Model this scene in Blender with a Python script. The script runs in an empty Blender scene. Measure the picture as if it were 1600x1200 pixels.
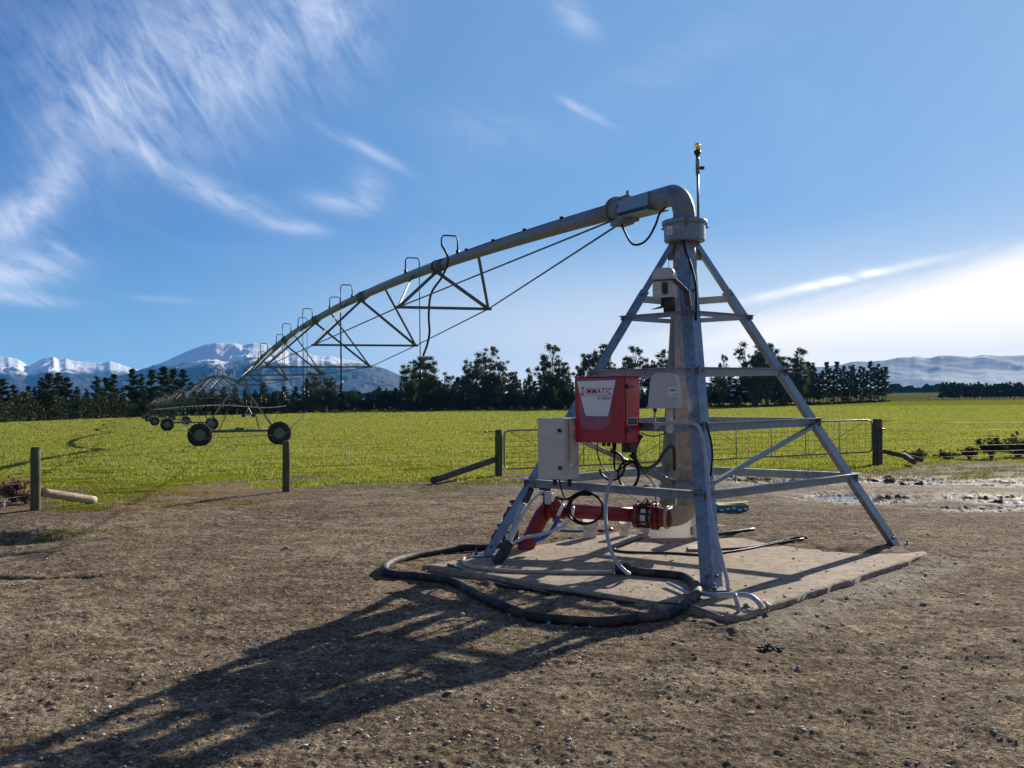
import bpy, bmesh, math, random
import numpy as np
from mathutils import Vector, Matrix
R = math.radians
rnd = random.Random(7)
scene = bpy.context.scene

# ---------------------------------------------------------------- camera
F, CH, PITCH, ROLL = 1600.0, 1.7, math.atan(14/1600), -0.011
cam_d = bpy.data.cameras.new('camera'); cam = bpy.data.objects.new('camera', cam_d)
scene.collection.objects.link(cam); scene.camera = cam
cam_d.sensor_width = 36; cam_d.lens = 36; cam_d.clip_start = 0.05; cam_d.clip_end = 200000
cam.location = (0, 0, CH)
_fw = Vector((0, math.cos(PITCH), math.sin(PITCH)))
_rt = Vector((math.cos(ROLL), 0, math.sin(ROLL)))
_rt = (_rt - _fw*_rt.dot(_fw)).normalized()
_up = _rt.cross(_fw)
cam.rotation_euler = Matrix((_rt, _up, -_fw)).transposed().to_euler()

def ray(px, py):
    d = _fw + _rt*((px-800)/F) + _up*((600-py)/F)
    return d
def P(px, py, Y):            # point seen at a pixel, at distance Y along the view
    d = ray(px, py); return Vector((0, 0, CH)) + d*(Y/d.y)
def G(px, py, z=0.0):        # point on level ground
    d = ray(px, py); return Vector((0, 0, CH)) + d*((z-CH)/d.z)
def proj(p):
    q = Vector(p) - Vector((0, 0, CH)); w = q.dot(_fw)
    return 800+F*q.dot(_rt)/w, 600-F*q.dot(_up)/w
def azel(px, py):
    d = ray(px, py); return math.atan2(d.x, d.y), math.atan2(d.z, math.hypot(d.x, d.y))

# ---------------------------------------------------------------- light
SUN_AZ = math.atan2(0.54, 0.84); SUN_EL = R(20.5)
sun_dir = Vector((math.sin(SUN_AZ)*math.cos(SUN_EL), math.cos(SUN_AZ)*math.cos(SUN_EL), math.sin(SUN_EL)))
ld = bpy.data.lights.new('sun', 'SUN'); ld.energy = 5.0; ld.angle = R(0.53); ld.color = (1.0, 0.90, 0.76)
sun = bpy.data.objects.new('sun', ld); scene.collection.objects.link(sun)
sun.rotation_euler = sun_dir.to_track_quat('Z', 'Y').to_euler()
scene.view_settings.view_transform = 'Standard'; scene.view_settings.look = 'None'
scene.view_settings.exposure = 0.68; scene.view_settings.gamma = 1.0
SKY = 0.05
scene.render.engine = 'CYCLES'; scene.cycles.use_denoising = True; scene.cycles.max_bounces = 8

class N:
    """tiny wrapper for writing shader maths"""
    def __init__(s, nt): s.nt = nt
    def new(s, t, **k):
        n = s.nt.nodes.new(t)
        for a, b in k.items(): setattr(n, a, b)
        return n
    def put(s, sock, v):
        if hasattr(v, 'is_linked') or isinstance(v, bpy.types.NodeSocket): s.nt.links.new(v, sock)
        else: sock.default_value = v
    def m(s, op, *a, clamp=False):
        n = s.new('ShaderNodeMath', operation=op, use_clamp=clamp)
        for i, v in enumerate(a): s.put(n.inputs[i], v)
        return n.outputs[0]
    def comb(s, x, y, z=0.0):
        n = s.new('ShaderNodeCombineXYZ')
        for i, v in enumerate((x, y, z)): s.put(n.inputs[i], v)
        return n.outputs[0]
    def noise(s, vec, scale, detail=4, rough=0.55, dist=0.0, dims='3D'):
        n = s.new('ShaderNodeTexNoise', noise_dimensions=dims)
        if vec is not None: s.put(n.inputs['Vector'], vec)
        n.inputs['Scale'].default_value = scale; n.inputs['Detail'].default_value = detail
        n.inputs['Roughness'].default_value = rough; n.inputs['Distortion'].default_value = dist
        return n.outputs['Fac']
    def vor(s, vec, scale, feat='F1', out='Distance', rand=1.0):
        n = s.new('ShaderNodeTexVoronoi', feature=feat); s.put(n.inputs['Vector'], vec)
        n.inputs['Scale'].default_value = scale; n.inputs['Randomness'].default_value = rand
        return n.outputs[out]
    def step(s, v, a, b, lo=0.0, hi=1.0):
        n = s.new('ShaderNodeMapRange', interpolation_type='SMOOTHSTEP')
        s.put(n.inputs[0], v); n.inputs[1].default_value = a; n.inputs[2].default_value = b
        n.inputs[3].default_value = lo; n.inputs[4].default_value = hi
        return n.outputs[0]
    def mix(s, f, a, b, blend='MIX'):
        n = s.new('ShaderNodeMix', data_type='RGBA', blend_type=blend)
        s.put(n.inputs['Factor'], f)
        for k, v in (('A', a), ('B', b)):
            sock = [i for i in n.inputs if i.name == k and i.type == 'RGBA'][0]
            s.put(sock, (*v, 1) if isinstance(v, tuple) and len(v) == 3 else v)
        return [o for o in n.outputs if o.type == 'RGBA'][0]
    def scalev(s, vec, sx, sy, sz):
        n = s.new('ShaderNodeVectorMath', operation='MULTIPLY'); s.put(n.inputs[0], vec); n.inputs[1].default_value = (sx, sy, sz)
        return n.outputs[0]
    def sep(s, vec):
        n = s.new('ShaderNodeSeparateXYZ'); s.put(n.inputs[0], vec); return n.outputs

def build_world():
    w = bpy.data.worlds.new('World'); scene.world = w; w.use_nodes = True
    nt = w.node_tree; nt.nodes.clear(); q = N(nt)
    out = q.new('ShaderNodeOutputWorld'); bg = q.new('ShaderNodeBackground'); nt.links.new(bg.outputs[0], out.inputs[0])
    sky = q.new('ShaderNodeTexSky', sky_type='NISHITA'); sky.sun_disc = False
    sky.sun_elevation = SUN_EL; sky.sun_rotation = SUN_AZ
    sky.air_density = 1.0; sky.dust_density = 0.5; sky.ozone_density = 2.2; sky.altitude = 300
    hs = q.new('ShaderNodeHueSaturation'); hs.inputs['Saturation'].default_value = 1.12
    nt.links.new(sky.outputs[0], hs.inputs['Color'])
    tc = q.new('ShaderNodeTexCoord'); d = q.sep(tc.outputs['Generated'])
    az = q.m('ARCTAN2', d[0], d[1]); el = q.m('ARCSINE', d[2])
    # soft fibres: noise squeezed across the wind direction
    def fib(theta, sa, sl, seed, detail=5, dist=0.6):
        c, s_ = math.cos(theta), math.sin(theta)
        u = q.m('ADD', q.m('MULTIPLY', az, c), q.m('MULTIPLY', el, s_))
        v = q.m('SUBTRACT', q.m('MULTIPLY', el, c), q.m('MULTIPLY', az, s_))
        return q.noise(q.comb(q.m('MULTIPLY', u, sl), q.m('MULTIPLY', v, sa), seed), 1.0, detail, 0.6, dist)
    def blob(px, py, rx, ry, tilt, amp):
        a0, e0 = azel(px, py); rx /= F; ry /= F; t = R(-tilt)
        c, s_ = math.cos(t), math.sin(t)
        dx = q.m('SUBTRACT', az, a0); dy = q.m('SUBTRACT', el, e0)
        u = q.m('DIVIDE', q.m('ADD', q.m('MULTIPLY', dx, c), q.m('MULTIPLY', dy, s_)), rx)
        v = q.m('DIVIDE', q.m('SUBTRACT', q.m('MULTIPLY', dy, c), q.m('MULTIPLY', dx, s_)), ry)
        r2 = q.m('ADD', q.m('MULTIPLY', u, u), q.m('MULTIPLY', v, v))
        return q.m('MULTIPLY', q.m('EXPONENT', q.m('MULTIPLY', r2, -1.0)), amp)
    def total(L):
        o = L[0]
        for x in L[1:]: o = q.m('ADD', o, x)
        return o
    f1 = q.m('ADD', q.m('MULTIPLY', fib(R(-55), 66, 19, 1.3, 8, .8), .52), q.m('MULTIPLY', fib(R(-40), 17, 12, 4.4, 5, 1.0), .48)); f2 = fib(R(-25), 60, 18, 5.1, 6, .5); f3 = fib(R(-20), 9, 5, 9.7, 4, 1.2)
    steep = total([blob(265, 95, 200, 110, -38, .95), blob(505, 25, 85, 95, 20, .95), blob(345, 120, 80, 90, 0, .5), blob(150, 170, 70, 40, -30, .5),
                   blob(235, 240, 42, 14, 40, .8), blob(88, 280, 60, 24, -50, .8), blob(40, 335, 60, 22, -40, .8), blob(60, 60, 200, 60, 25, .25)])
    flat = total([blob(350, 308, 85, 17, 22, .8), blob(465, 355, 40, 9, 8, .75), blob(575, 235, 62, 8, 25, .6), blob(20, 425, 70, 26, -8, 1.1),
                  blob(45, 468, 55, 9, 5, .8), blob(530, 318, 50, 14, 8, .6), blob(580, 295, 30, 22, 55, .5), blob(255, 468, 45, 5, 4, .35),
                  blob(95, 388, 26, 5, 28, .5), blob(900, 28, 36, 18, 40, .55), blob(910, 172, 42, 6, 28, .7), blob(10, 345, 60, 30, -10, .55),
                  blob(780, 205, 130, 28, 10, .12), blob(1050, 100, 160, 30, -20, .14), blob(700, 330, 60, 300, 20, .06)])
    c1 = q.m('MULTIPLY', steep, q.step(f1, .28, .74)); c2 = q.m('MULTIPLY', flat, q.m('ADD', .30, q.m('MULTIPLY', q.step(f2, .28, .62), .9)))
    thin = q.m('MULTIPLY', q.step(f3, .5, .9), .10)
    cir = q.m('ADD', q.m('ADD', c1, c2), thin)
    cir = q.m('MULTIPLY', cir, q.step(el, -.0, .06)); cir = q.m('MINIMUM', q.m('MULTIPLY', cir, .72), .9)
    # thin bright veil low towards the sun
    a1, e1 = azel(1160, 484); a2, e2 = azel(1600, 372); sl = (e2-e1)/(a2-a1)
    wob = q.m('MULTIPLY', q.m('SUBTRACT', fib(R(13), 40, 5, 3.3, 4, .3), .5), .035)
    azc = q.m('MINIMUM', az, .75)
    top = q.m('ADD', q.m('ADD', e1, q.m('MULTIPLY', q.m('SUBTRACT', azc, a1), sl)), wob)
    rel = q.m('SUBTRACT', top, el)
    bank = q.m('MULTIPLY', q.step(rel, -.006, .03), q.step(az, -.06, .26))
    bank = q.m('MULTIPLY', bank, q.step(az, 1.6, .9)); 
    halo = q.m('MULTIPLY', q.step(rel, -.10, .05), q.step(az, -.2, .5)); halo = q.m('MULTIPLY', halo, .38)
    halo = q.m('MULTIPLY', halo, q.step(az, 1.7, .9))
    streak = q.m('MULTIPLY', total([blob(1330, 434, 110, 5, -10, .9), blob(1250, 452, 130, 9, -12, .45)]), q.step(f2, .2, .6))
    lo = q.m('MULTIPLY', q.step(el, .17, .0), q.step(az, -.34, .12)); lo = q.m('MULTIPLY', lo, .92); lo = q.m('MULTIPLY', lo, q.step(az, 1.7, .9))
    # final mix in radiance
    sc = q.new('ShaderNodeVectorMath', operation='SCALE'); nt.links.new(hs.outputs[0], sc.inputs[0]); sc.inputs['Scale'].default_value = SKY
    rp = q.new('ShaderNodeValToRGB'); nt.links.new(q.m('DIVIDE', el, 1.5708, clamp=True), rp.inputs[0]); cr = rp.color_ramp; cr.interpolation = 'B_SPLINE'
    stops = [(0, (.26, .44, .62)), (.04, (.115, .27, .47)), (.10, (.038, .150, .385)), (.22, (.020, .086, .280)), (.5, (.012, .048, .18)), (1, (.008, .035, .14))]
    cr.elements[0].position = 0; cr.elements[0].color = (*stops[0][1], 1); cr.elements[1].position = 1; cr.elements[1].color = (*stops[-1][1], 1)
    for p_, c_ in stops[1:-1]:
        e_ = cr.elements.new(p_); e_.color = (*c_, 1)
    vd = q.new('ShaderNodeVectorMath', operation='DOT_PRODUCT'); nt.links.new(tc.outputs['Generated'], vd.inputs[0]); vd.inputs[1].default_value = sun_dir
    glow = q.m('MULTIPLY', q.step(vd.outputs['Value'], .50, 1.0), .58)
    grad = q.mix(glow, rp.outputs[0], (.20, .375, .60))
    base = q.mix(.88, sc.outputs[0], grad)
    col = q.mix(lo, base, (.62, .61, .60))
    col = q.mix(halo, col, (.44, .50, .58))
    col = q.mix(cir, col, (.44, .49, .62))
    col = q.mix(bank, col, (.84, .78, .69))
    col = q.mix(streak, col, (.80, .78, .76))
    back_fill = q.m('MULTIPLY', q.step(d[1], .35, -.45), q.step(fib(R(20), 5, 3, 8.8, 5, .6), .2, .75, .45, .9))   # unseen sky behind the camera greyed, added as neutral fill for shaded faces
    col = q.mix(back_fill, col, (.125, .13, .145))
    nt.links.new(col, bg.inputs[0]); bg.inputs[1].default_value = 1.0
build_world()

# ---------------------------------------------------------------- object helpers
LOC = {}
def link(o): scene.collection.objects.link(o)
def tag(o, label=None, cat=None, group=None, kind=None):
    for k, v in (('label', label), ('category', cat), ('group', group), ('kind', kind)):
        if v: o[k] = v
    return o
def empty(name, loc, label=None, cat=None, group=None, kind=None):
    o = bpy.data.objects.new(name, None); link(o); o.location = loc; o.empty_display_size = .1
    LOC[o.name] = Vector(loc); return tag(o, label, cat, group, kind)
def kids(o): return [c for c in bpy.data.objects if c.parent == o]
def copy_tree(o, loc=None, rz=None, sc=None, label=None, parent=None, ch=None):
    c = o.copy(); link(c); c.parent = parent
    if loc is not None: c.location = loc
    if rz is not None: c.rotation_euler = (0, 0, rz)
    if sc is not None: c.scale = sc if isinstance(sc, tuple) else (sc, sc, sc)
    if label: c['label'] = label
    for k in (ch[o.name] if ch else kids(o)): copy_tree(k, parent=c, ch=ch)
    return c
def np_mesh(name, verts, faces, mat=None, smooth=False, parent=None, link_=True):
    """verts (n,3); faces (m,3|4) int array"""
    me = bpy.data.meshes.new(name); verts = np.asarray(verts, np.float32); faces = np.asarray(faces, np.int32)
    k = faces.shape[1]; me.vertices.add(len(verts)); me.vertices.foreach_set('co', verts.ravel())
    me.loops.add(faces.size); me.loops.foreach_set('vertex_index', faces.ravel())
    me.polygons.add(len(faces)); me.polygons.foreach_set('loop_start', np.arange(0, faces.size, k, dtype=np.int32))
    me.polygons.foreach_set('loop_total', np.full(len(faces), k, np.int32))
    if smooth: me.polygons.foreach_set('use_smooth', np.ones(len(faces), bool))
    me.update(calc_edges=True)
    if mat: me.materials.append(mat)
    o = bpy.data.objects.new(name, me)
    if link_: link(o)
    if parent: o.parent = parent
    LOC[o.name] = LOC[parent.name].copy() if parent else Vector()
    return o
def fattr(o, name, arr):
    a = o.data.attributes.new(name, 'FLOAT', 'POINT'); a.data.foreach_set('value', np.asarray(arr, np.float32))

class MB:
    def __init__(s): s.v = []; s.f = []; s.sm = []
    def add(s, vs, fs, smooth=False):
        b = len(s.v); s.v += [Vector(v) for v in vs]; s.f += [[i+b for i in f] for f in fs]; s.sm += [smooth]*len(fs); return s
    def box(s, c, size, rz=0.0, M=None, bev=0.0):
        c = Vector(c); sx, sy, sz = [a/2 for a in size]
        M = M or Matrix.Rotation(rz, 3, 'Z')
        if bev <= 0:
            vs = [c+M@Vector((x*sx, y*sy, z*sz)) for z in (-1, 1) for y in (-1, 1) for x in (-1, 1)]
            return s.add(vs, [(0, 2, 3, 1), (4, 5, 7, 6), (0, 1, 5, 4), (2, 6, 7, 3), (0, 4, 6, 2), (1, 3, 7, 5)])
        bm = bmesh.new(); bmesh.ops.create_cube(bm, size=1)
        for v in bm.verts: v.co = Vector((v.co.x*sx*2, v.co.y*sy*2, v.co.z*sz*2))
        bmesh.ops.bevel(bm, geom=list(bm.edges), offset=bev, segments=2, affect='EDGES', profile=.6)
        bm.verts.index_update()
        s.add([c+M@v.co for v in bm.verts], [[v.index for v in f.verts] for f in bm.faces], False); bm.free(); return s
    def prism(s, poly, M, d0, d1):
        """poly of (a,b) in plane of M's x,y; extruded along M's z from d0 to d1 (M is a 4x4)"""
        n = len(poly); vs = [M@Vector((a, b, d)) for d in (d0, d1) for a, b in poly]
        fs = [tuple(reversed(range(n))), tuple(range(n, 2*n))] + [(i, (i+1) % n, n+(i+1) % n, n+i) for i in range(n)]
        return s.add(vs, fs)
    def bar(s, a, b, w, h=None, up=(0, 0, 1)):
        a = Vector(a); b = Vector(b); h = h or w; d = (b-a).normalized(); x = d.cross(Vector(up))
        x = x.normalized() if x.length > 1e-4 else Vector((1, 0, 0)); y = x.cross(d)
        vs = [p+x*(i*w/2)+y*(j*h/2) for p in (a, b) for i, j in ((-1, -1), (1, -1), (1, 1), (-1, 1))]
        return s.add(vs, [(3, 2, 1, 0), (4, 5, 6, 7), (0, 1, 5, 4), (1, 2, 6, 5), (2, 3, 7, 6), (3, 0, 4, 7)])
    def angle(s, a, b, w1, w2, t, d1, d2):
        """angle iron a->b: flange w1 towards d1, flange w2 towards d2"""
        a = Vector(a); b = Vector(b); d = (b-a).normalized()
        x = Vector(d1); x = (x-d*x.dot(d)).normalized(); y = Vector(d2); y = (y-d*y.dot(d)); y = (y-x*y.dot(x)*.0).normalized()
        L = [Vector((0, 0, 0)), x*w1, x*w1+y*t, x*t+y*t, x*t+y*w2, y*w2]
        vs = [p+q for p in (a, b) for q in L]
        fs = [(5, 4, 3, 0), (3, 2, 1, 0), (6, 9, 10, 11), (6, 7, 8, 9)] + [(i, (i+1) % 6, 6+(i+1) % 6, 6+i) for i in range(6)]
        return s.add(vs, fs)
    def tube(s, pts, r, seg=12, cap=True, closed=False):
        pts = [Vector(p) for p in pts]; n = len(pts); rr = r if isinstance(r, (list, tuple)) else [r]*n
        T = []
        for i in range(n):
            if closed: t = pts[(i+1) % n]-pts[i-1]
            else: t = pts[min(i+1, n-1)]-pts[max(i-1, 0)]
            T.append(t.normalized())
        ref = Vector((0, 0, 1)) if abs(T[0].z) < .9 else Vector((1, 0, 0))
        x = T[0].cross(ref).normalized(); vs = []
        for i in range(n):
            x = x-T[i]*x.dot(T[i]); x.normalize(); y = T[i].cross(x)
            vs += [pts[i]+(x*math.cos(2*math.pi*k/seg)+y*math.sin(2*math.pi*k/seg))*rr[i] for k in range(seg)]
        fs = []
        for i in range(n if closed else n-1):
            j = (i+1) % n
            fs += [(i*seg+k, i*seg+(k+1) % seg, j*seg+(k+1) % seg, j*seg+k) for k in range(seg)]
        s.add(vs, fs, True)
        if cap and not closed:
            b = len(s.v)-len(vs); s.f += [[b+k for k in reversed(range(seg))], [b+(n-1)*seg+k for k in range(seg)]]; s.sm += [False, False]
        return s
    def cyl(s, a, b, r, seg=20, r2=None): return s.tube([a, b], [r, r if r2 is None else r2], seg)
    def build(s, name, mat, parent=None, **k):
        off = LOC[parent.name] if parent else Vector()
        me = bpy.data.meshes.new(name); me.from_pydata([tuple(v-off) for v in s.v], [], s.f)
        me.polygons.foreach_set('use_smooth', s.sm); me.materials.append(mat); me.update()
        bm = bmesh.new(); bm.from_mesh(me); bmesh.ops.recalc_face_normals(bm, faces=bm.faces); bm.to_mesh(me); bm.free()
        o = bpy.data.objects.new(name, me); link(o)
        if parent: o.parent = parent
        LOC[o.name] = off.copy(); return tag(o, **k)
def spline(pts, n=8):
    """Catmull-Rom through points"""
    p = [Vector(a) for a in pts]; p = [p[0]*2-p[1]]+p+[p[-1]*2-p[-2]]; out = []
    for i in range(1, len(p)-2):
        for k in range(n):
            t = k/n
            out.append(.5*((2*p[i])+(p[i+1]-p[i-1])*t+(2*p[i-1]-5*p[i]+4*p[i+1]-p[i+2])*t*t+(3*p[i]-p[i-1]-3*p[i+1]+p[i+2])*t**3))
    return out+[p[-2]]

# ---------------------------------------------------------------- numpy noise
def _h(ix, iy, seed):
    n = (ix.astype(np.int64)*374761393 + iy.astype(np.int64)*668265263 + seed*974634777) & 0xffffffff
    n = ((n ^ (n >> 13))*1274126177) & 0xffffffff
    return ((n ^ (n >> 16)) & 0xffff)/65535.0
def vnoise(x, y, seed=0):
    ix = np.floor(x); iy = np.floor(y); fx = x-ix; fy = y-iy
    fx = fx*fx*fx*(fx*(fx*6-15)+10); fy = fy*fy*fy*(fy*(fy*6-15)+10)
    a = _h(ix, iy, seed); b = _h(ix+1, iy, seed); c = _h(ix, iy+1, seed); d = _h(ix+1, iy+1, seed)
    return (a+(b-a)*fx)*(1-fy)+(c+(d-c)*fx)*fy
def fbm(x, y, octv=4, seed=0, gain=.5):
    o = 0; a = 1; t = 0
    for k in range(octv):
        o = o+a*vnoise(x*2**k+17.3*k, y*2**k-9.1*k, seed+k); t += a; a *= gain
    return o/t*2-1
def sstep(v, a, b): t = np.clip((v-a)/(b-a), 0, 1); return t*t*(3-2*t)
# ---------------------------------------------------------------- materials
def mat(name, base=(.5, .5, .5), rough=.6, metal=0.0, var=0.12, vscale=8.0, bump=0.0, bscale=60.0, dirt=None, dirt_amt=.4, dscale=3.0, spec=.5, coat=0.0, emit=None):
    m = bpy.data.materials.new(name); m.use_nodes = True; nt = m.node_tree; q = N(nt); b = nt.nodes['Principled BSDF']
    tc = q.new('ShaderNodeTexCoord'); ob = tc.outputs['Object']
    n1 = q.noise(ob, vscale, 5, .6); f = q.step(n1, .3, .7)
    c = q.mix(f, tuple(x*(1-var) for x in base), tuple(min(1, x*(1+var)) for x in base))
    if dirt:
        n2 = q.noise(ob, dscale, 6, .65, .5); c = q.mix(q.m('MULTIPLY', q.step(n2, .42, .68), dirt_amt), c, dirt)
    nt.links.new(c, b.inputs['Base Color'])
    rr = q.step(n1, .2, .8, max(.02, rough-.08), min(1, rough+.1)); nt.links.new(rr, b.inputs['Roughness'])
    b.inputs['Metallic'].default_value = metal; b.inputs['Specular IOR Level'].default_value = spec
    if coat: b.inputs['Coat Weight'].default_value = coat
    if bump > 0:
        bn = q.new('ShaderNodeBump'); bn.inputs['Strength'].default_value = bump; bn.inputs['Distance'].default_value = .01
        nt.links.new(q.noise(ob, bscale, 4, .6), bn.inputs['Height']); nt.links.new(bn.outputs[0], b.inputs['Normal'])
    if emit: b.inputs['Emission Color'].default_value = (*emit, 1); b.inputs['Emission Strength'].default_value = 1
    return m
def galv(name, base=(.30, .345, .39), metal=.55, rough=.5):
    m = bpy.data.materials.new(name); m.use_nodes = True; nt = m.node_tree; q = N(nt); b = nt.nodes['Principled BSDF']
    ob = q.new('ShaderNodeTexCoord').outputs['Object']
    sp = q.vor(ob, 20, out='Color'); spv = q.sep(sp)[0]; n1 = q.noise(ob, 3.2, 6, .62, .4)
    c = q.mix(spv, tuple(x*.76 for x in base), tuple(x*1.18 for x in base))
    c = q.mix(q.m('MULTIPLY', q.step(n1, .45, .7), .5), c, tuple(x*1.35 for x in base))
    run = q.noise(q.scalev(ob, 22, 22, 1.5), 1.0, 5, .6); c = q.mix(q.m('MULTIPLY', q.step(run, .52, .75), .35), c, (.22, .19, .16))
    oz = q.sep(ob)[2]; mud = q.m('MULTIPLY', q.step(oz, .55, .02), q.step(q.noise(ob, 14, 6, .7), .38, .62)); c = q.mix(q.m('MULTIPLY', mud, .7), c, (.20, .15, .105))
    nt.links.new(c, b.inputs['Base Color']); b.inputs['Metallic'].default_value = metal
    nt.links.new(q.step(q.m('ADD', q.m('MULTIPLY', spv, .4), n1), .3, 1.0, rough-.12, rough+.18), b.inputs['Roughness'])
    bn = q.new('ShaderNodeBump'); bn.inputs['Strength'].default_value = .15; bn.inputs['Distance'].default_value = .004
    nt.links.new(q.noise(ob, 45, 3, .5), bn.inputs['Height']); nt.links.new(bn.outputs[0], b.inputs['Normal'])
    return m
M = {}
M['galv'] = galv('galvanised_steel', (.235, .285, .335), .55, .40)
M['galv_dark'] = galv('weathered_galvanised_pipe', (.215, .235, .26), .35, .5)
M['riser'] = galv('weathered_riser_pipe', (.38, .365, .335), .2, .6)
M['truss'] = galv('truss_steel', (.11, .145, .155), .4, .5)
M['bolt'] = mat('bolt_steel', (.16, .17, .18), .45, .7)
M['black'] = mat('black_rubber', (.018, .018, .020), .5, 0, .3, 30, .2, 80, (.12, .10, .08), .25, 6)
M['blackcable'] = mat('black_cable', (.008, .008, .009), .5, spec=.25)
M['bighose'] = mat('dusty_black_hose', (.020, .023, .030), .68, 0, .35, 25, .5, 60, (.15, .12, .09), .7, 6, spec=.3)
M['beige'] = mat('beige_hose', (.50, .42, .32), .55, 0, .15, 20, .1, 60, (.25, .19, .13), .5, 10)
M['conduit'] = mat('grey_conduit', (.42, .45, .50), .45, 0, .1, 12, .05, 60, (.2, .17, .14), .3, 8)
M['clear'] = mat('pale_hose', (.48, .58, .66), .35, 0, .1, 12)
M['blue'] = mat('blue_hose', (.012, .06, .42), .4, 0, .1, 12)
M['red'] = mat('red_gloss_plastic', (.44, .005, .028), .32, 0, .08, 5, .05, 40, (.22, .06, .05), .25, 4, coat=.3)
M['redpaint'] = mat('red_pipe_paint', (.23, .005, .015), .42, 0, .15, 6, .15, 30, (.16, .07, .05), .5, 4)
M['purple'] = mat('faded_red_panel', (.36, .12, .19), .4, 0, .1, 6)
M['plate'] = mat('silver_plate', (.84, .85, .88), .4, .0, .04, 5)
M['cab'] = mat('painted_grey_cabinet', (.62, .62, .56), .5, 0, .06, 4, .06, 30, (.30, .26, .2), .25, 3)
M['cover'] = mat('grey_plastic_cover', (.54, .55, .58), .48, 0, .05, 4, .03, 30, (.28, .25, .22), .2, 4)
M['white'] = mat('white_plastic', (.86, .86, .82), .45, 0, .05, 5, .05, 20, (.45, .38, .28), .3, 5)
M['labelw'] = mat('white_sticker', (.72, .73, .75), .5, 0, .03, 5)
M['ink'] = mat('dark_print', (.02, .02, .025), .5)
M['redink'] = mat('red_print', (.42, .01, .03), .45)
M['teal'] = mat('dark_green_print', (.03, .12, .10), .4)
M['brown'] = mat('rusty_brown_bracket', (.10, .065, .045), .6, .2, .25, 10)
M['beigepaint'] = mat('beige_painted_steel', (.40, .36, .28), .5, .0, .1, 6, .1, 30, (.25, .2, .14), .4, 6)
M['pail'] = None
M['amber'] = mat('amber_lens', (.80, .55, .05), .15, 0, .05, 5)
M['tyre'] = mat('tyre_rubber', (.022, .022, .024), .75, 0, .3, 12, .3, 30, (.10, .085, .06), .3, 3)
M['wood'] = None
M['yellow'] = mat('yellow_print', (.42, .42, .16), .5)
M['bluebag'] = mat('blue_print', (.03, .15, .32), .5)
M['wire'] = mat('fence_wire', (.10, .105, .11), .7, .2)
M['wirew'] = mat('white_fence_tape', (.75, .75, .70), .5)
def wood(name, a, b_, moss=(.10, .11, .03), mossamt=.5):
    m = bpy.data.materials.new(name); m.use_nodes = True; nt = m.node_tree; q = N(nt); b = nt.nodes['Principled BSDF']
    ob = q.new('ShaderNodeTexCoord').outputs['Object']
    g = q.noise(q.scalev(ob, 30, 30, 2.2), 1.0, 6, .65, .3); c = q.mix(q.step(g, .3, .7), a, b_)
    n = q.noise(ob, 5, 5, .6, .5); c = q.mix(q.m('MULTIPLY', q.step(n, .42, .65), mossamt), c, moss)
    nt.links.new(c, b.inputs['Base Color']); b.inputs['Roughness'].default_value = .85
    bn = q.new('ShaderNodeBump'); bn.inputs['Strength'].default_value = .7; bn.inputs['Distance'].default_value = .01
    nt.links.new(g, bn.inputs['Height']); nt.links.new(bn.outputs[0], b.inputs['Normal']); return m
M['wood'] = wood('mossy_post_timber', (.06, .055, .035), (.15, .14, .085), (.075, .095, .02), .8)
M['paletimber'] = wood('pale_timber', (.34, .27, .19), (.55, .46, .34), (.25, .2, .12), .3)
M['oldtimber'] = wood('dark_old_timber', (.035, .03, .025), (.14, .12, .10), (.16, .17, .12), .35)
M['bark'] = wood('bark', (.05, .04, .032), (.13, .11, .09), (.08, .08, .05), .2)

def foliage(name, c1, c2, trans=.35, tint=(.25, .32, .05)):
    m = bpy.data.materials.new(name); m.use_nodes = True; nt = m.node_tree; nt.nodes.clear(); q = N(nt)
    out = q.new('ShaderNodeOutputMaterial'); gi = q.new('ShaderNodeNewGeometry'); oi = q.new('ShaderNodeObjectInfo')
    tc = q.new('ShaderNodeTexCoord').outputs['Object']
    rp = gi.outputs['Random Per Island']; n = q.noise(q.scalev(tc, .35, .12, .35) if name == 'crop_leaves' else tc, .6, 3, .6)
    f = q.m('ADD', q.m('MULTIPLY', rp, .5), q.m('MULTIPLY', q.step(n, .3, .7), .5)); c = q.mix(f, c1, c2)
    c = q.mix(q.m('MULTIPLY', oi.outputs['Random'], .35), c, tuple(x*.6 for x in c2))
    if name == 'crop_leaves': c = q.mix(q.m('MULTIPLY', q.step(q.noise(q.scalev(tc, .5, .22, .5), 1.0, 5, .65), .50, .64), .6), c, (.065, .095, .028))
    d = q.new('ShaderNodeBsdfDiffuse'); t = q.new('ShaderNodeBsdfTranslucent'); g = q.new('ShaderNodeBsdfGlossy'); g.inputs['Roughness'].default_value = .6
    nt.links.new(c, d.inputs[0]); c2_ = q.mix(.5, c, tint); nt.links.new(c2_, t.inputs[0])
    mx = q.new('ShaderNodeMixShader'); mx.inputs[0].default_value = trans; nt.links.new(d.outputs[0], mx.inputs[1]); nt.links.new(t.outputs[0], mx.inputs[2])
    m2 = q.new('ShaderNodeMixShader'); m2.inputs[0].default_value = .02; nt.links.new(mx.outputs[0], m2.inputs[1]); nt.links.new(g.outputs[0], m2.inputs[2])
    nt.links.new(m2.outputs[0], out.inputs[0]); return m
M['pail'] = foliage('translucent_white_plastic', (.80, .80, .76), (.88, .88, .84), .65, (.97, .96, .92))
M['gum'] = foliage('gum_leaves', (.050, .070, .030), (.17, .195, .085), .25, (.10, .12, .03))
M['pine'] = foliage('pine_needles', (.024, .042, .022), (.075, .10, .042), .2, (.05, .07, .02))
M['scrub'] = foliage('scrub_leaves', (.03, .035, .02), (.10, .10, .045), .25, (.12, .12, .04))
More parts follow.
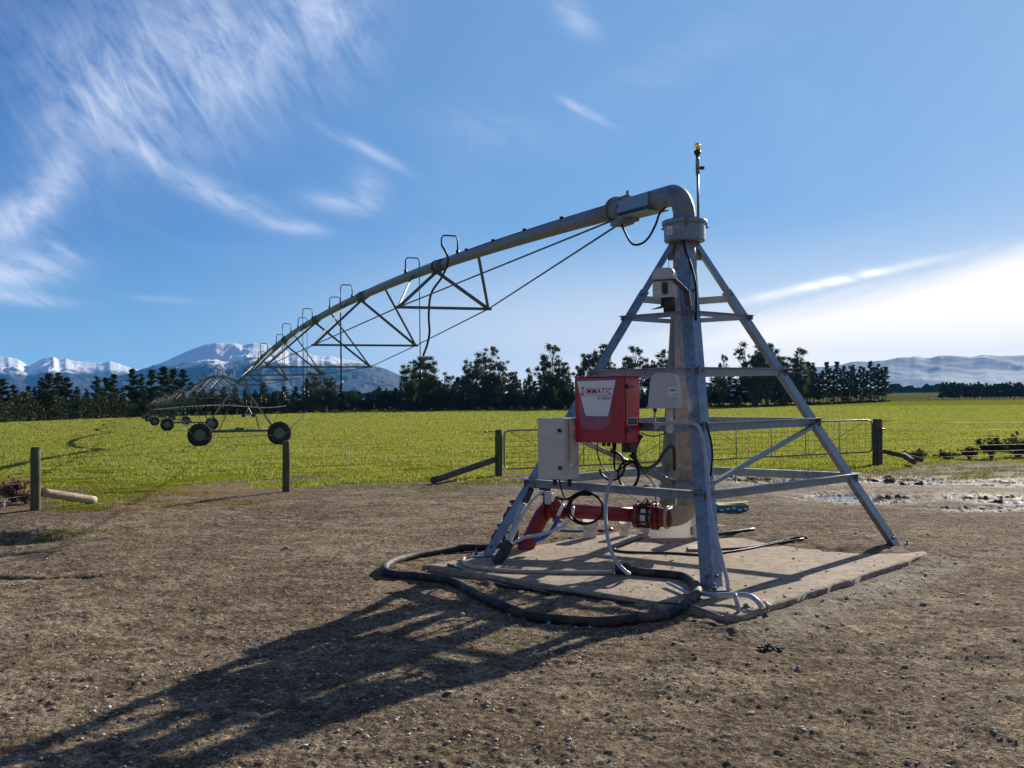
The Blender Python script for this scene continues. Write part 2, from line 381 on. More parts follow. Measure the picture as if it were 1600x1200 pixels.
M['dry'] = foliage('dry_weed', (.20, .12, .08), (.42, .28, .18), .35, (.4, .25, .15))
M['crop'] = foliage('crop_leaves', (.10, .145, .034), (.27, .30, .06), .48, (.46, .48, .08))
M['turf'] = foliage('short_turf', (.06, .075, .015), (.17, .16, .035), .4, (.30, .28, .04))

def terrain_mat():
    m = bpy.data.materials.new('soil_and_grass'); m.use_nodes = True; nt = m.node_tree; q = N(nt); b = nt.nodes['Principled BSDF']
    tc = q.new('ShaderNodeTexCoord').outputs['Object']
    def at(n_): a = q.new('ShaderNodeAttribute'); a.attribute_name = n_; return a.outputs['Fac']
    fld, wet, rust = at('field'), at('wet'), at('rust')
    n1 = q.noise(tc, .45, 6, .62, .4); n2 = q.noise(tc, 3.1, 6, .66, .3); n3 = q.noise(tc, 22, 6, .7); n4 = q.noise(tc, 95, 4, .7)
    c = q.mix(q.step(n1, .34, .66), (.235, .178, .116), (.43, .338, .232))
    c = q.mix(q.m('MULTIPLY', q.step(n2, .42, .60), .8), c, (.135, .098, .064))
    n7 = q.noise(tc, .22, 5, .6, 1.0); c = q.mix(q.m('MULTIPLY', q.step(n7, .50, .62), .55), c, (.150, .110, .072)); c = q.mix(q.m('MULTIPLY', q.step(n7, .44, .34), .5), c, (.47, .385, .275))
    n5 = q.noise(q.scalev(tc, .9, 2.6, 1), 1.0, 6, .7, .8); c = q.mix(q.m('MULTIPLY', q.step(n5, .50, .66), .55), c, (.45, .37, .27)); c = q.mix(q.m('MULTIPLY', q.step(n5, .44, .32), .6), c, (.13, .098, .068))
    n6 = q.noise(tc, 9, 6, .75); c = q.mix(q.m('MULTIPLY', q.step(n6, .47, .36), .7), c, (.085, .063, .044)); c = q.mix(q.m('MULTIPLY', q.step(n6, .56, .68), .5), c, (.50, .41, .30))
    c = q.mix(q.m('MULTIPLY', q.step(n3, .50, .68), .7), c, (.52, .43, .32))
    c = q.mix(q.m('MULTIPLY', q.step(n4, .50, .40), .85), c, (.050, .036, .026))
    pb = q.vor(tc, 48, out='Distance'); pc = q.sep(q.vor(tc, 48, out='Color'))
    cr1 = q.sep(q.vor(q.mix(.04, tc, q.new('ShaderNodeTexNoise').outputs['Color']), 62, out='Color'))[0]; cr2 = q.sep(q.vor(tc, 21, out='Color'))[1]
    gain = q.m('MULTIPLY', q.step(cr1, 0, 1, .62, 1.36), q.step(cr2, 0, 1, .80, 1.20)); gv = q.comb(gain, gain, gain); c = q.mix(1.0, c, gv, 'MULTIPLY')
    peb = q.m('MULTIPLY', q.step(pb, .34, .24), q.step(pc[0], .80, .84)); c = q.mix(q.m('MULTIPLY', peb, .8), c, (.42, .39, .35))
    c = q.mix(q.m('MULTIPLY', wet, .8), c, (.055, .042, .033))
    c = q.mix(q.m('MULTIPLY', rust, q.step(n2, .35, .6)), c, (.30, .17, .035))
    # field sward
    g1 = q.noise(q.scalev(tc, .12, .07, .1), 1.0, 5, .6); g2 = q.noise(tc, 1.4, 5, .65); g3 = q.noise(tc, 7, 4, .7)
    gc = q.mix(q.step(g1, .3, .7), (.20, .24, .018), (.28, .30, .024))
    gc = q.mix(q.m('MULTIPLY', q.step(g2, .42, .62), .75), gc, (.075, .085, .018))
    gc = q.mix(q.m('MULTIPLY', q.step(g3, .5, .7), .5), gc, (.30, .30, .05))
    yy = q.sep(tc)[1]; gc = q.mix(q.m('MULTIPLY', q.step(yy, 455, 462), q.step(q.noise(q.scalev(tc, .0016, .004, 0), 1.0, 3, .5), .42, .5)), gc, (.15, .115, .06)); gc = q.mix(q.step(yy, 455, 470, 0, .45), gc, (.06, .075, .02))
    c = q.mix(q.step(q.m('ADD', fld, q.m('MULTIPLY', q.m('SUBTRACT', n2, .5), .9)), .35, .65), c, gc)
    nt.links.new(c, b.inputs['Base Color'])
    nt.links.new(q.m('SUBTRACT', .95, q.m('MULTIPLY', wet, .30)), b.inputs['Roughness'])
    nt.links.new(q.m('MULTIPLY', q.m('SUBTRACT', 1.0, fld, clamp=True), q.m('ADD', .03, q.m('MULTIPLY', wet, .25))), b.inputs['Specular IOR Level'])
    h = q.m('ADD', q.m('ADD', q.m('MULTIPLY', n3, .9), q.m('ADD', q.m('MULTIPLY', n4, .30), q.m('MULTIPLY', cr1, .10))), q.m('MULTIPLY', n2, 1.2)); h = q.m('ADD', h, q.m('MULTIPLY', peb, .25))
    bn = q.new('ShaderNodeBump'); bn.inputs['Strength'].default_value = 1.0; bn.inputs['Distance'].default_value = .05
    nt.links.new(h, bn.inputs['Height']); nt.links.new(bn.outputs[0], b.inputs['Normal']); return m
M['terrain'] = terrain_mat()

# ---------------------------------------------------------------- terrain
_zd = np.array([0, 22, 38, 54, 98, 142, 200, 300, 600, 3000, 60000.]); _zz = np.array([0, 0, -.42, -.87, -1.5, -2.2, -2.9, -3.6, -4.2, -4.5, -4.5])
def base_z(x, y):
    return np.interp(np.where(np.asarray(y) > 0, np.hypot(np.asarray(x)*.35, y), 0), _zd, _zz)-.045
_bpx = [-500, 0, 150, 300, 448, 600, 700, 790, 1000, 1120, 1365, 1440, 1600, 2200]; _bpy = [782, 776, 775, 757, 752, 748, 752, 744, 745, 742, 737, 722, 716, 712]
_bt = [G(a, b, -.045) for a, b in zip(_bpx, _bpy)]
_baz = np.array([p.x/p.y for p in _bt]); _by = np.array([p.y for p in _bt])
def field_mask(x, y):
    yb = np.interp(x/np.maximum(y, .1), _baz, _by); yb = np.where(y > .5, yb, 1e5)
    return sstep(y-yb+fbm(x*.45, y*.45, 4, 31)*3.2, -1.3, 1.8)
SF, SR, SL = G(1150, 962), G(1490, 853), G(662, 882); SB = SL+SR-SF
def slab_in(x, y, pad=0.0):
    """signed distance-like: positive inside the slab"""
    e1 = (SR-SF); e2 = (SL-SF); det = e1.x*e2.y-e1.y*e2.x
    dx = x-SF.x; dy = y-SF.y
    a = (dx*e2.y-dy*e2.x)/det; b = (e1.x*dy-e1.y*dx)/det
    return np.minimum(np.minimum(a, 1-a)*e1.length, np.minimum(b, 1-b)*e2.length)
PUD = [(1345, 776, 95, 9), (1550, 776, 75, 8), (1530, 792, 90, 4), (1410, 749, 80, 7), (1570, 752, 60, 6), (1000, 764, 110, 8), (1160, 745, 50, 10), (1240, 752, 60, 5)]
def wetness(x, y):
    w = np.zeros_like(x)
    for a, b, ra, rb in PUD:
        c = G(a, b, -.05); d = G(a, b+rb, -.05); e = G(a+ra, b, -.05)
        rx = abs(e.x-c.x); ry = abs(d.y-c.y)
        w = np.maximum(w, np.exp(-(((x-c.x)/rx)**2+((y-c.y)/ry)**2)*.9))
    return w
def near_z(x, y):
    z = base_z(x, y); r = np.hypot(x, y); k = 1-sstep(r, 60, 110)
    d = fbm(x*.35, y*.35, 3, 5)*.035+fbm(x*1.7, y*1.7, 3, 9)*.014
    rough = fbm(x*7.5, y*7.5, 4, 13, .62)
    d = d+np.maximum(rough, -.15)*.014+fbm(x*24, y*24, 3, 77, .62)*.009+np.maximum(fbm(x*17, y*17, 2, 79, .6)-.40, 0)*.022
    sl = slab_in(x, y); d = d*(.25+.75*sstep(-sl, 0, .5))
    clod = np.exp(-((sl+.22)/.2)**2)*np.maximum(fbm(x*5, y*5, 4, 21)+.1, 0)*.05
    # dirt spread over the back and right of the slab
    acr = (x-2.2)*.55+(y-10.6)*.83; over = sstep(acr+fbm(x*1.5, y*1.5, 3, 41)*.5, .2, 1.3)*sstep(sl, -.3, .3)
    z = z-.008*np.exp(-((sl+.10)/.22)**2)*(acr < .3)
    over2 = 0*sstep(fbm(x*1.3+3, y*1.3, 4, 45), .05, .55)*sstep(-sl, -.8, .0)*sstep(sl, -.45, -.05); z = z+over2*.10
    w = wetness(x, y); tr = fbm(x*.7, y*5.5, 4, 51)
    z = z+(d+clod)*k-w*.060*k+w*tr*.10*k+w*fbm(x*6, y*13, 4, 53)*.07*k-sstep(sl, -.02, .15)*.03+over*(.10+np.maximum(fbm(x*6, y*6, 4, 43), -.3)*.025)
    # ditch at far left
    dc = G(-25, 832); z = z-.7*np.exp(-(((x-dc.x)/.62)**2+((y-dc.y)/.45)**2))
    ra_, rb2 = G(-30, 896), G(135, 893); tt = np.clip(((x-ra_.x)*(rb2.x-ra_.x)+(y-ra_.y)*(rb2.y-ra_.y))/((rb2.x-ra_.x)**2+(rb2.y-ra_.y)**2), 0, 1)
    rd_ = np.hypot(x-ra_.x-tt*(rb2.x-ra_.x), y-ra_.y-tt*(rb2.y-ra_.y)+fbm(x*3, y*0, 2, 91)*.05); z = z-.05*np.exp(-(rd_/.07)**2)
    for aa, bb, cc_ in ((.42, -7.2, .9), (.47, -5.6, .9), (-.10, -16.2, 1.0), (-.12, -14.9, 1.0)):
        dd_ = np.abs(x*aa+y*cc_+bb+fbm(x*.4, y*.4, 2, 93)*.35); z = z-.014*k*np.exp(-(dd_/.16)**2)
    return z
def smooth_z(x, y): return float(near_z(np.array([float(x)]), np.array([float(y)]))[0])

def build_terrain():
    az1 = np.linspace(R(-36), R(36), 760); az0 = np.concatenate([np.linspace(R(-180), R(-40), 40), az1, np.linspace(R(40), R(180), 41)])
    az0 = np.unique(az0); nA = len(az0)
    rr = [.3]
    while rr[-1] < 3.5: rr.append(rr[-1]*1.12)
    while rr[-1] < 32: rr.append(rr[-1]*1.0032)
    while rr[-1] < 120: rr.append(rr[-1]*1.012)
    while rr[-1] < 14000: rr.append(rr[-1]*1.07)
    rr = np.array(rr); nR = len(rr)
    A, Rr = np.meshgrid(az0, rr); x = Rr*np.sin(A); y = Rr*np.cos(A); x = x.ravel(); y = y.ravel()
    z = near_z(x, y); fm = field_mask(x, y); w = wetness(x, y)
    w = np.clip(w*1.3+fbm(x*1.2, y*4, 4, 61)*.3*(w > .05), 0, 1)
    # muddy dark band inside the gateway
    mud = np.exp(-((y-19.5)/3.2)**2)*sstep(x, .5, 4)*.35; w = np.clip(w+mud, 0, 1)
    sl = slab_in(x, y); w = np.clip(w+np.exp(-((sl+.25)/.3)**2)*sstep(x, 1.2, 2.2)*sstep(-y, -11.0, -9.0)*.55, 0, 1)
    dirtband = np.exp(-((y-np.interp(x/np.maximum(y, .1), _baz, _by)+1.6)/1.7)**2)*(x < 1); w = np.clip(w+dirtband*.4*sstep(fbm(x*.8, y*1.6, 3, 66), -.4, .3), 0, 1)
    rc = G(255, 762, 0); rust = np.exp(-(((x-rc.x)/2.2)**2+((y-rc.y)/1.3)**2))
    rc = G(150, 786, 0); rust = np.clip(rust+.8*np.exp(-(((x-rc.x)/1.6)**2+((y-rc.y)/.8)**2)), 0, 1)
    v = np.stack([x, y, z], 1)
    i = np.arange(nR-1)[:, None]*nA+np.arange(nA-1)[None, :]; i = i.ravel()
    f = np.stack([i, i+1, i+1+nA, i+nA], 1)[:, ::-1]
    fm_f = fm[f].mean(1) > .5
    for nm, sel in (('ground', ~fm_f), ('field', fm_f)):
        ff = f[sel]; u, inv = np.unique(ff, return_inverse=True)
        o = np_mesh(nm, v[u], inv.reshape(ff.shape), M['terrain'], True)
        fattr(o, 'field', fm[u]); fattr(o, 'wet', w[u]); fattr(o, 'rust', rust[u]); o['kind'] = 'structure'
build_terrain()

# puddle water: one level sheet per puddle, showing wherever the mud dips below it
wm = bpy.data.materials.new('muddy_water'); wm.use_nodes = True; _q = N(wm.node_tree); _b = wm.node_tree.nodes['Principled BSDF']
_b.inputs['Base Color'].default_value = (.05, .042, .034, 1); _b.inputs['Roughness'].default_value = .10; _b.inputs['Specular IOR Level'].default_value = .5
_t = _q.new('ShaderNodeTexCoord').outputs['Object']; _bn = _q.new('ShaderNodeBump'); _bn.inputs['Strength'].default_value = .25; _bn.inputs['Distance'].default_value = .01
wm.node_tree.links.new(_q.noise(_q.scalev(_t, 3, 9, 1), 1.0, 4, .6), _bn.inputs['Height']); wm.node_tree.links.new(_bn.outputs[0], _b.inputs['Normal'])
for a, b, ra, rb in PUD:
    c = G(a, b, -.05); d = G(a, b+rb, -.05); e = G(a+ra, b, -.05); rx = abs(e.x-c.x)*1.3; ry = abs(d.y-c.y)*1.3; mb = MB()
    ring = [(c.x+rx*math.cos(t*.2618), c.y+ry*math.sin(t*.2618), float(base_z(c.x, c.y))-.056) for t in range(24)]
    mb.add(ring, [tuple(range(24))]).build('puddle', wm, kind='structure')

# ---------------------------------------------------------------- mountains
def mountain_mat(name, snow0, snow1, rock1, rock2):
    m = bpy.data.materials.new(name); m.use_nodes = True; nt = m.node_tree; q = N(nt); b = nt.nodes['Principled BSDF']
    g = q.new('ShaderNodeNewGeometry'); p = g.outputs['Position']; z = q.sep(p)[2]; nz = q.sep(g.outputs['True Normal'])[2]
    n = q.noise(p, .0035, 7, .68); n2 = q.noise(q.scalev(p, .012, .003, .004), 1.0, 5, .7)
    c = q.mix(q.step(n2, .35, .65), rock1, rock2)
    s = q.m('ADD', z, q.m('MULTIPLY', q.m('SUBTRACT', n, .5), (snow1-snow0)*3.2)); s = q.m('ADD', s, q.m('MULTIPLY', q.m('SUBTRACT', n2, .5), (snow1-snow0)*1.6))
    s = q.step(s, snow0, snow1); s = q.m('MULTIPLY', s, q.step(nz, .35, .62))
    nt.links.new(q.mix(s, c, (.88, .90, .94)), b.inputs['Base Color']); b.inputs['Roughness'].default_value = .9; b.inputs['Specular IOR Level'].default_value = .1
    return m
def mountain(name, prof, D, depth, nu, nv, m_, seed, lab, spur=.55, zfoot=-30, wob=.05):
    px = [a for a, b in prof]; a0, a1 = px[0], px[-1]
    U = np.linspace(a0, a1, nu); ridge = []
    pa = np.array(px); tz = []
    for a, b in prof:
        d = ray(a, b); tz.append(d.z/d.y)
    ridge = np.interp(U, pa, np.array(tz))*D+CH
    X = np.array([ray(u, 600).x/ray(u, 600).y for u in U])*D
    ridge = ridge+fbm(X/(D*.012), X*0, 4, seed)*D*.0012
    V = np.linspace(-1, 1, nv); XX, VV = np.meshgrid(X, V); RR = np.meshgrid(ridge, V)[0]
    XX = XX*(1+VV*depth/D)
    YY = D+VV*depth
    # spurs run down from the ridge
    wx = XX+fbm(XX/(D*.05), YY/(D*.05), 3, seed+3)*D*.03
    sp = 1-np.abs(fbm(wx/(D*.07), YY/(D*.16), 4, seed+7, .55))*2.0
    sp2 = 1-np.abs(fbm(wx/(D*.022), YY/(D*.05), 4, seed+11, .6))*2.0
    av = np.abs(VV); fall = (1-av)**1.15
    k = np.clip(av*(1-av)*4, 0, 1)
    Z = zfoot+(RR-zfoot)*np.clip(fall*(1-k*spur*.62)+k*spur*(sp*.42+sp2*.16), 0, 1.0-av*.2)
    v = np.stack([XX.ravel(), YY.ravel(), Z.ravel()], 1)
    i = (np.arange(nv-1)[:, None]*nu+np.arange(nu-1)[None, :]).ravel(); f = np.stack([i, i+1, i+1+nu, i+nu], 1)
    o = np_mesh(name, v, f, m_, True); o['kind'] = 'structure'; o['label'] = lab; return o
mrock1, mrock2 = (.024, .030, .040), (.070, .058, .048)
mountain('mountain', [(60, 607), (120, 600), (180, 588), (215, 578), (238, 570), (262, 562), (285, 552), (305, 543), (322, 537), (338, 534), (352, 535.5), (368, 535), (380, 538), (396, 534.5), (412, 536), (430, 542), (452, 548), (466, 549), (480, 552), (500, 556), (516, 557), (535, 560), (560, 565), (585, 570), (605, 577), (625, 585), (650, 594), (690, 603), (760, 610)],
         10000, 2600, 640, 130, mountain_mat('snowy_mountain', 250, 320, mrock1, mrock2), 101, 'broad snow capped mountain behind the irrigator')
mountain('mountain_range', [(-420, 590), (-260, 568), (-160, 560), (-60, 566), (-20, 562), (0, 557), (14, 556), (30, 562), (44, 571), (58, 563), (72, 557), (84, 556), (92, 561), (103, 559), (116, 563), (140, 566), (160, 566), (172, 564), (186, 567), (200, 572), (215, 577), (240, 586), (280, 598), (330, 608)],
         11400, 2600, 520, 110, mountain_mat('snowy_range', 235, 310, mrock1, mrock2), 202, 'lower snowy range at the left edge')
mountain('hill_range', [(1060, 612), (1090, 600), (1180, 588), (1260, 576), (1310, 569), (1332, 564), (1362, 564), (1380, 562), (1405, 559), (1432, 557), (1450, 558), (1470, 555), (1500, 556), (1520, 557), (1540, 553.5), (1562, 555), (1600, 554), (1680, 550), (1760, 556), (1900, 552), (2100, 570), (2300, 590)],
         11800, 2800, 420, 90, mountain_mat('high_hills', 335, 395, (.05, .055, .055), (.09, .085, .075)), 303, 'long smooth blue hills at the right', .35)
# ================================================================ pivot tower
N0, R0, L0 = G(1115, 922), G(1409, 854), G(753, 868); B0 = Vector((1.90, 12.9, 0)); C0 = Vector((1.84, 10.8, 0))
ZT = 3.22
def leg_top(foot): d = (foot-C0); d.z = 0; return C0+d.normalized()*.20+Vector((0, 0, ZT))
def leg_at(foot, z): t = leg_top(foot); return foot.lerp(t, z/ZT)
tower = empty('pivot_tower', C0, 'four legged galvanised steel pivot tower standing on the concrete slab', 'tower')
for foot, n1, n2 in ((N0, L0, R0), (R0, N0, B0), (L0, B0, N0), (B0, R0, L0)):
    mb = MB(); a = leg_at(foot, .015); s_ = leg_at(foot, 2.78 if foot is not N0 else 3.1); t_ = leg_at(foot, ZT+.12)
    inn = (C0-foot).normalized()*.012
    mb.angle(a, s_, .125, .125, .009, n1-foot, n2-foot)
    mb.angle(leg_at(foot, 2.5)+inn, t_+inn, .085, .085, .009, n1-foot, n2-foot)
    mb.box(Vector((a.x, a.y, .008))+(C0-foot).normalized()*.03+Vector((0, 0, .0)), (.24, .24, .012), math.atan2((C0-foot).y, (C0-foot).x))
    lg = mb.build('leg', M['galv'], tower)
    bm_ = MB()
    d1 = (n1-foot).normalized(); d2 = (n2-foot).normalized()
    for z in (.10, .8, 1.4, 1.93, 2.5, 2.72):
        p = leg_at(foot, z)
        for d, nn in ((d1, Vector((d1.y, -d1.x, 0))), (d2, Vector((d2.y, -d2.x, 0)))):
            bm_ = MB()
            if nn.dot(p-C0) < 0: nn = -nn
            c = p+d*.055+nn*.0; bm_.cyl(c-nn*.012, c+nn*.014, .016, 6); bm_.cyl(c, c+nn*.022, .009, 8).build('bolt', M['bolt'], lg)
    fb = MB(); q_ = Vector((foot.x, foot.y, 0))-(C0-foot).normalized()*.06
    fb.cyl(q_+Vector((0, 0, .0)), q_+Vector((0, 0, .07)), .011, 8).cyl(q_+Vector((0, 0, .014)), q_+Vector((0, 0, .036)), .022, 6).build('anchor_bolt', M['bolt'], lg)
def ring(z, sides, w=.075, t=.007, over=.05):
    for f1, f2 in sides:
        a, b = leg_at(f1, z), leg_at(f2, z); d = (b-a).normalized(); nrm = Vector((d.y, -d.x, 0))
        if nrm.dot((a+b)/2-C0) < 0: nrm = -nrm
        mb = MB(); mb.angle(a-d*over+nrm*.004, b+d*over+nrm*.004, w, w*.85, t, (0, 0, -1), nrm*-1 if False else nrm)
        mb.build('cross_brace', M['galv'], tower)
NL, NR, BL, BR = (N0, L0), (N0, R0), (B0, L0), (B0, R0)
for z, w in ((.80, .085), (1.40, .085), (1.93, .075), (2.50, .05)): ring(z, (NL, NR, BL, BR), w)
def flat_plate(a, b, h): MB().bar(a, b, .008, h).build('cross_plate', M['galv'], tower)
flat_plate(leg_at(L0, 2.68)+Vector((.03, .02, 0)), leg_at(B0, 2.68), .075); flat_plate(leg_at(B0, 2.68), leg_at(R0, 2.68)+Vector((-.04, .03, 0)), .075)
MB().angle(leg_at(N0, .88)+Vector((.05, .03, 0)), leg_at(R0, 1.36)+Vector((-.03, -.02, 0)), .055, .045, .006, (0, 0, -1), (.6, -.7, 0)).build('diagonal_brace', M['galv'], tower)
MB().tube([leg_at(L0, 1.30)+Vector((.03, 0, 0)), C0+Vector((-.42, -.02, .86))], .028, 10).tube([C0+Vector((-.42, -.02, .86)), C0+Vector((-.10, -.02, .70))], [.034, .04], 10).build('diagonal_brace', M['galv_dark'], tower)
# riser pipe, bracket lug and top collar
rs = MB(); rs.tube([C0+Vector((0, 0, .5)), C0+Vector((0, 0, 3.30))], .118, 32)
rs.tube([C0+Vector((0, 0, .58)), C0+Vector((0, 0, .62))], .128, 32).tube([C0+Vector((0, 0, 3.0)), C0+Vector((0, 0, 3.22))], .124, 32)
for ft in (N0, R0, L0, B0):
    d = (ft-C0).normalized(); rs.bar(C0+d*.10+Vector((0, 0, 3.14)), C0+d*.18+Vector((0, 0, 3.14)), .012, .12)
riser = rs.build('riser_pipe', M['riser'], tower)
lug = MB(); lug.cyl(C0+Vector((-.13, -.06, .72)), C0+Vector((.02, -.13, .70)), .055, 16); lug.build('pipe_boss', M['galv_dark'], riser)
bt = MB()
for a in (.2, 2.9, 3.9, 5.0): MB().cyl(C0+Vector((math.cos(a)*.115, math.sin(a)*.115, .73)), C0+Vector((math.cos(a)*.14, math.sin(a)*.14, .73)), .014, 6).build('bolt', M['bolt'], riser)
# collector ring drum
dr = MB()
def lathe(mb, c, prof, seg=40):
    c = Vector(c); vs = [c+Vector((r*math.cos(2*math.pi*k/seg), r*math.sin(2*math.pi*k/seg), z)) for r, z in prof for k in range(seg)]
    fs = [(i*seg+k, i*seg+(k+1) % seg, (i+1)*seg+(k+1) % seg, (i+1)*seg+k) for i in range(len(prof)-1) for k in range(seg)]
    return mb.add(vs, fs, True)
lathe(dr, C0, [(.118, 3.27), (.20, 3.27), (.215, 3.285), (.215, 3.287), (.217, 3.47), (.217, 3.472), (.12, 3.475)])
drum = dr.build('collector_ring_drum', M['galv'], tower)
ld_ = MB(); lathe(ld_, C0, [(.217, 3.455), (.236, 3.455), (.238, 3.46), (.238, 3.488), (.236, 3.492), (.225, 3.50), (.10, 3.512)])
ld_.build('drum_lid', M['galv'], drum)
cl = MB()
for a in (R(-95), R(5), R(150)):
    cl = MB(); d = Vector((math.cos(a), math.sin(a), 0)); cl.bar(C0+d*.228+Vector((0, 0, 3.42)), C0+d*.243+Vector((0, 0, 3.51)), .03, .012, up=(d.x, d.y, 0)).cyl(C0+d*.235+Vector((0, 0, 3.43)), C0+d*.256+Vector((0, 0, 3.43)), .011, 8); cl.build('lid_clamp', M['bolt'], drum)
def decal_on_cyl(name, c, r, a0, a1, z0, z1, m_, parent, n=8):
    mb = MB(); vs = []
    for k in range(n+1):
        a = a0+(a1-a0)*k/n
        for z in (z0, z1): vs.append(Vector(c)+Vector((r*math.cos(a), r*math.sin(a), z)))
    mb.add(vs, [(2*k, 2*k+2, 2*k+3, 2*k+1) for k in range(n)]); return mb.build(name, m_, parent)
dl = decal_on_cyl('warning_sticker', C0, .2185, R(203), R(226), 3.335, 3.45, M['labelw'], drum)
decal_on_cyl('sticker_band', C0, .2195, R(203), R(226), 3.425, 3.445, M['redink'], dl)
for zz in (3.355, 3.37, 3.385): decal_on_cyl('sticker_print', C0, .2195, R(207), R(222), zz, zz+.005, M['ink'], dl)
decal_on_cyl('round_sticker', C0, .2185, R(238), R(243), 3.40, 3.415, M['yellow'], drum)

# elbow and pipe start belong to the swinging span
DIR = Vector((-16.24, 43.2, 0)).normalized(); PERP = Vector((DIR.y, -DIR.x, 0))
A0 = C0+Vector((0, 0, 3.80)); SPAN = Vector((-16.24, 43.2, 0))
def mk_pipe(t, z0, z1, bow): return z0+(z1-z0)*t+bow*4*t*(1-t)

def make_span(A, vec, z0, z1, bow, first, gz):
    """one arched pipe span with its truss, drops and the wheeled drive tower at its far end; gz = ground height there"""
    L = vec.length; d = vec.normalized(); pr = Vector((d.y, -d.x, 0))
    def C(t, off=0, dz=0): p = A+vec*t; return Vector((p.x, p.y, mk_pipe(t, z0, z1, bow)+dz))+pr*off
    end = C(1); root = empty('irrigation_span', (end.x, end.y, gz))
    t0 = .0345 if first else .004
    mb = MB(); mb.tube([C(t0+(1-t0)*k/60) for k in range(61)], [.098-.012*min(1, k/9) for k in range(61)], 20)
    pipe = mb.build('water_pipe', M['galv_dark'] if first else M['truss'], root)
    joints = [.2, .345, .49, .635, .78, .91]
    for t in ([t0] if first else [])+joints:
        fl = MB(); a, b = C(t-.0006), C(t+.0006); dd = (b-a).normalized()
        fl.tube([a-dd*.006, a+dd*.016], .122, 20).tube([a+dd*.022, a+dd*.044], .122, 20)
        for k in range(8 if first else 0):
            an = k*math.pi/4; u = pr*math.cos(an)+pr.cross(dd)*math.sin(an); fl.cyl(a+u*.106-dd*.03, a+u*.106+dd*.066, .011, 6)
        if t > .1: fl.box(C(t, 0, -.12), (.16, .16, .05), math.atan2(d.y, d.x)).tube([C(t-.012), C(t)], .103, 20).tube([C(t-.0075), C(t-.0045)], .115, 20)
        fl.build('pipe_flange', M['truss'], pipe)
    ST = [(.190, 1.74, .82), (.335, 2.55, 1.25), (.480, 3.25, 1.5), (.632, 2.75, 1.33), (.775, 2.1, 1.0), (.90, 1.4, .66)]
    ends = {1: [], -1: []}
    for t, W, dp in ST:
        c = C(t); e = {s: c+pr*(s*W/2)+Vector((0, 0, -dp)) for s in (1, -1)}
        MB().bar(e[-1]-pr*.06, e[1]+pr*.06, .05, .05).build('truss_strut', M['truss'], root)
        for s in (1, -1):
            ends[s].append(e[s]); bb = MB()
            bb.bar(C(t+.010, 0, -.10), e[s], .055, .055, up=d)
            bb.build('truss_brace', M['truss'], root)
            MB().bar(C(t+(-.038 if s > 0 else .042), s*.09, -.05), e[s], .038, .038, up=d).build('truss_brace', M['truss'], root)
    for s in (1, -1):
        pts = [C(t0 if first else .0, s*.08, -.13)]+ends[s]+[C(.993, s*.10, -.15)]
        rd = MB()
        for a, b in zip(pts[:-1], pts[1:]): rd.tube([a, b], .013, 8)
        rd.build('truss_rod', M['truss'], root)
    # goosenecks and drop tubes
    ts = [.1726, .2485, .371, .435, .505, .562, .603, .68, .746, .81, .87, .94] if first else [.06+.075*k for k in range(12)]
    for i, t in enumerate(ts):
        s = -1 if i % 2 == 0 else 1; r_ = .014; h = .32; base = C(t, -s*.02, .10); X = pr*s
        g = MB(); out = .30
        pts = [base, base+Vector((0, 0, h-.05)), base+Vector((0, 0, h))+X*.04, base+Vector((0, 0, h))+X*(out-.04), base+Vector((0, 0, h-.05))+X*out, base+Vector((0, 0, h-.16))+X*out]
        g.tube(pts, r_, 8).cyl(base-Vector((0, 0, .03)), base+Vector((0, 0, .07)), .032, 8)
        gn = g.build('gooseneck', M['black'], root)
        tip = pts[-1]; dn = MB()
        if first and i == 0:
            tgt = [P(706, 385, tip.y-.02), P(700, 405, tip.y-.15), P(691, 432, tip.y-.2), P(674, 458, tip.y-.2), P(670, 490, tip.y-.15), P(671, 520, tip.y-.1), P(667, 540, tip.y), P(661, 556, tip.y)]
            dn.tube(spline([tip]+tgt[1:], 5), .020, 10)
        else:
            low = float(base_z(tip.x, tip.y))+2.25
            dn.tube([tip, Vector((tip.x, tip.y, low))], .012, 6).cyl((tip.x, tip.y, low), (tip.x, tip.y, low-.16), .028, 8).cyl((tip.x, tip.y, low-.16), (tip.x, tip.y, low-.19), .045, 8)
        dn.build('drop_hose', M['black'], gn)
    # drive tower
    hb = .62; wl = 2.04; top = C(.997)
    bl = {s: Vector((end.x, end.y, gz+hb+.16))+pr*(s*wl) for s in (1, -1)}
    MB().tube([bl[-1], bl[1]], .075, 12).box(Vector((end.x, end.y, gz+hb+.22)), (.45, .3, .22), math.atan2(pr.y, pr.x), bev=.02).build('base_beam', M['truss'], root)
    for s in (1, -1):
        MB().bar(top+pr*(s*.1)+Vector((0, 0, -.05)), bl[s]-pr*(s*.18), .085, .085, up=d).build('tower_leg', M['galv'] if first else M['truss'], root)
        MB().bar(C(.955, s*.1, -.05), bl[s]-pr*(s*1.0), .045, .045, up=d).build('tower_brace', M['truss'], root)
        wc = Vector((end.x, end.y, gz+hb))+pr*(s*(wl-.02))+d*(-.38 if s < 0 else -.38)
        ty = MB(); seg = 40; Rw = .62; wd = .17
        prof = [(.30, -.10), (.42, -wd), (.56, -wd*1.05), (.60, -wd*.8), (Rw-.02, 0), (.60, wd*.8), (.56, wd*1.05), (.42, wd), (.30, .10)]
        vs = [wc+d*b_+(pr*math.cos(2*math.pi*k/seg)+Vector((0, 0, 1))*math.sin(2*math.pi*k/seg))*a_ for a_, b_ in prof for k in range(seg)]
        ty.add(vs, [(i*seg+k, i*seg+(k+1) % seg, (i+1)*seg+(k+1) % seg, (i+1)*seg+k) for i in range(len(prof)-1) for k in range(seg)], True)
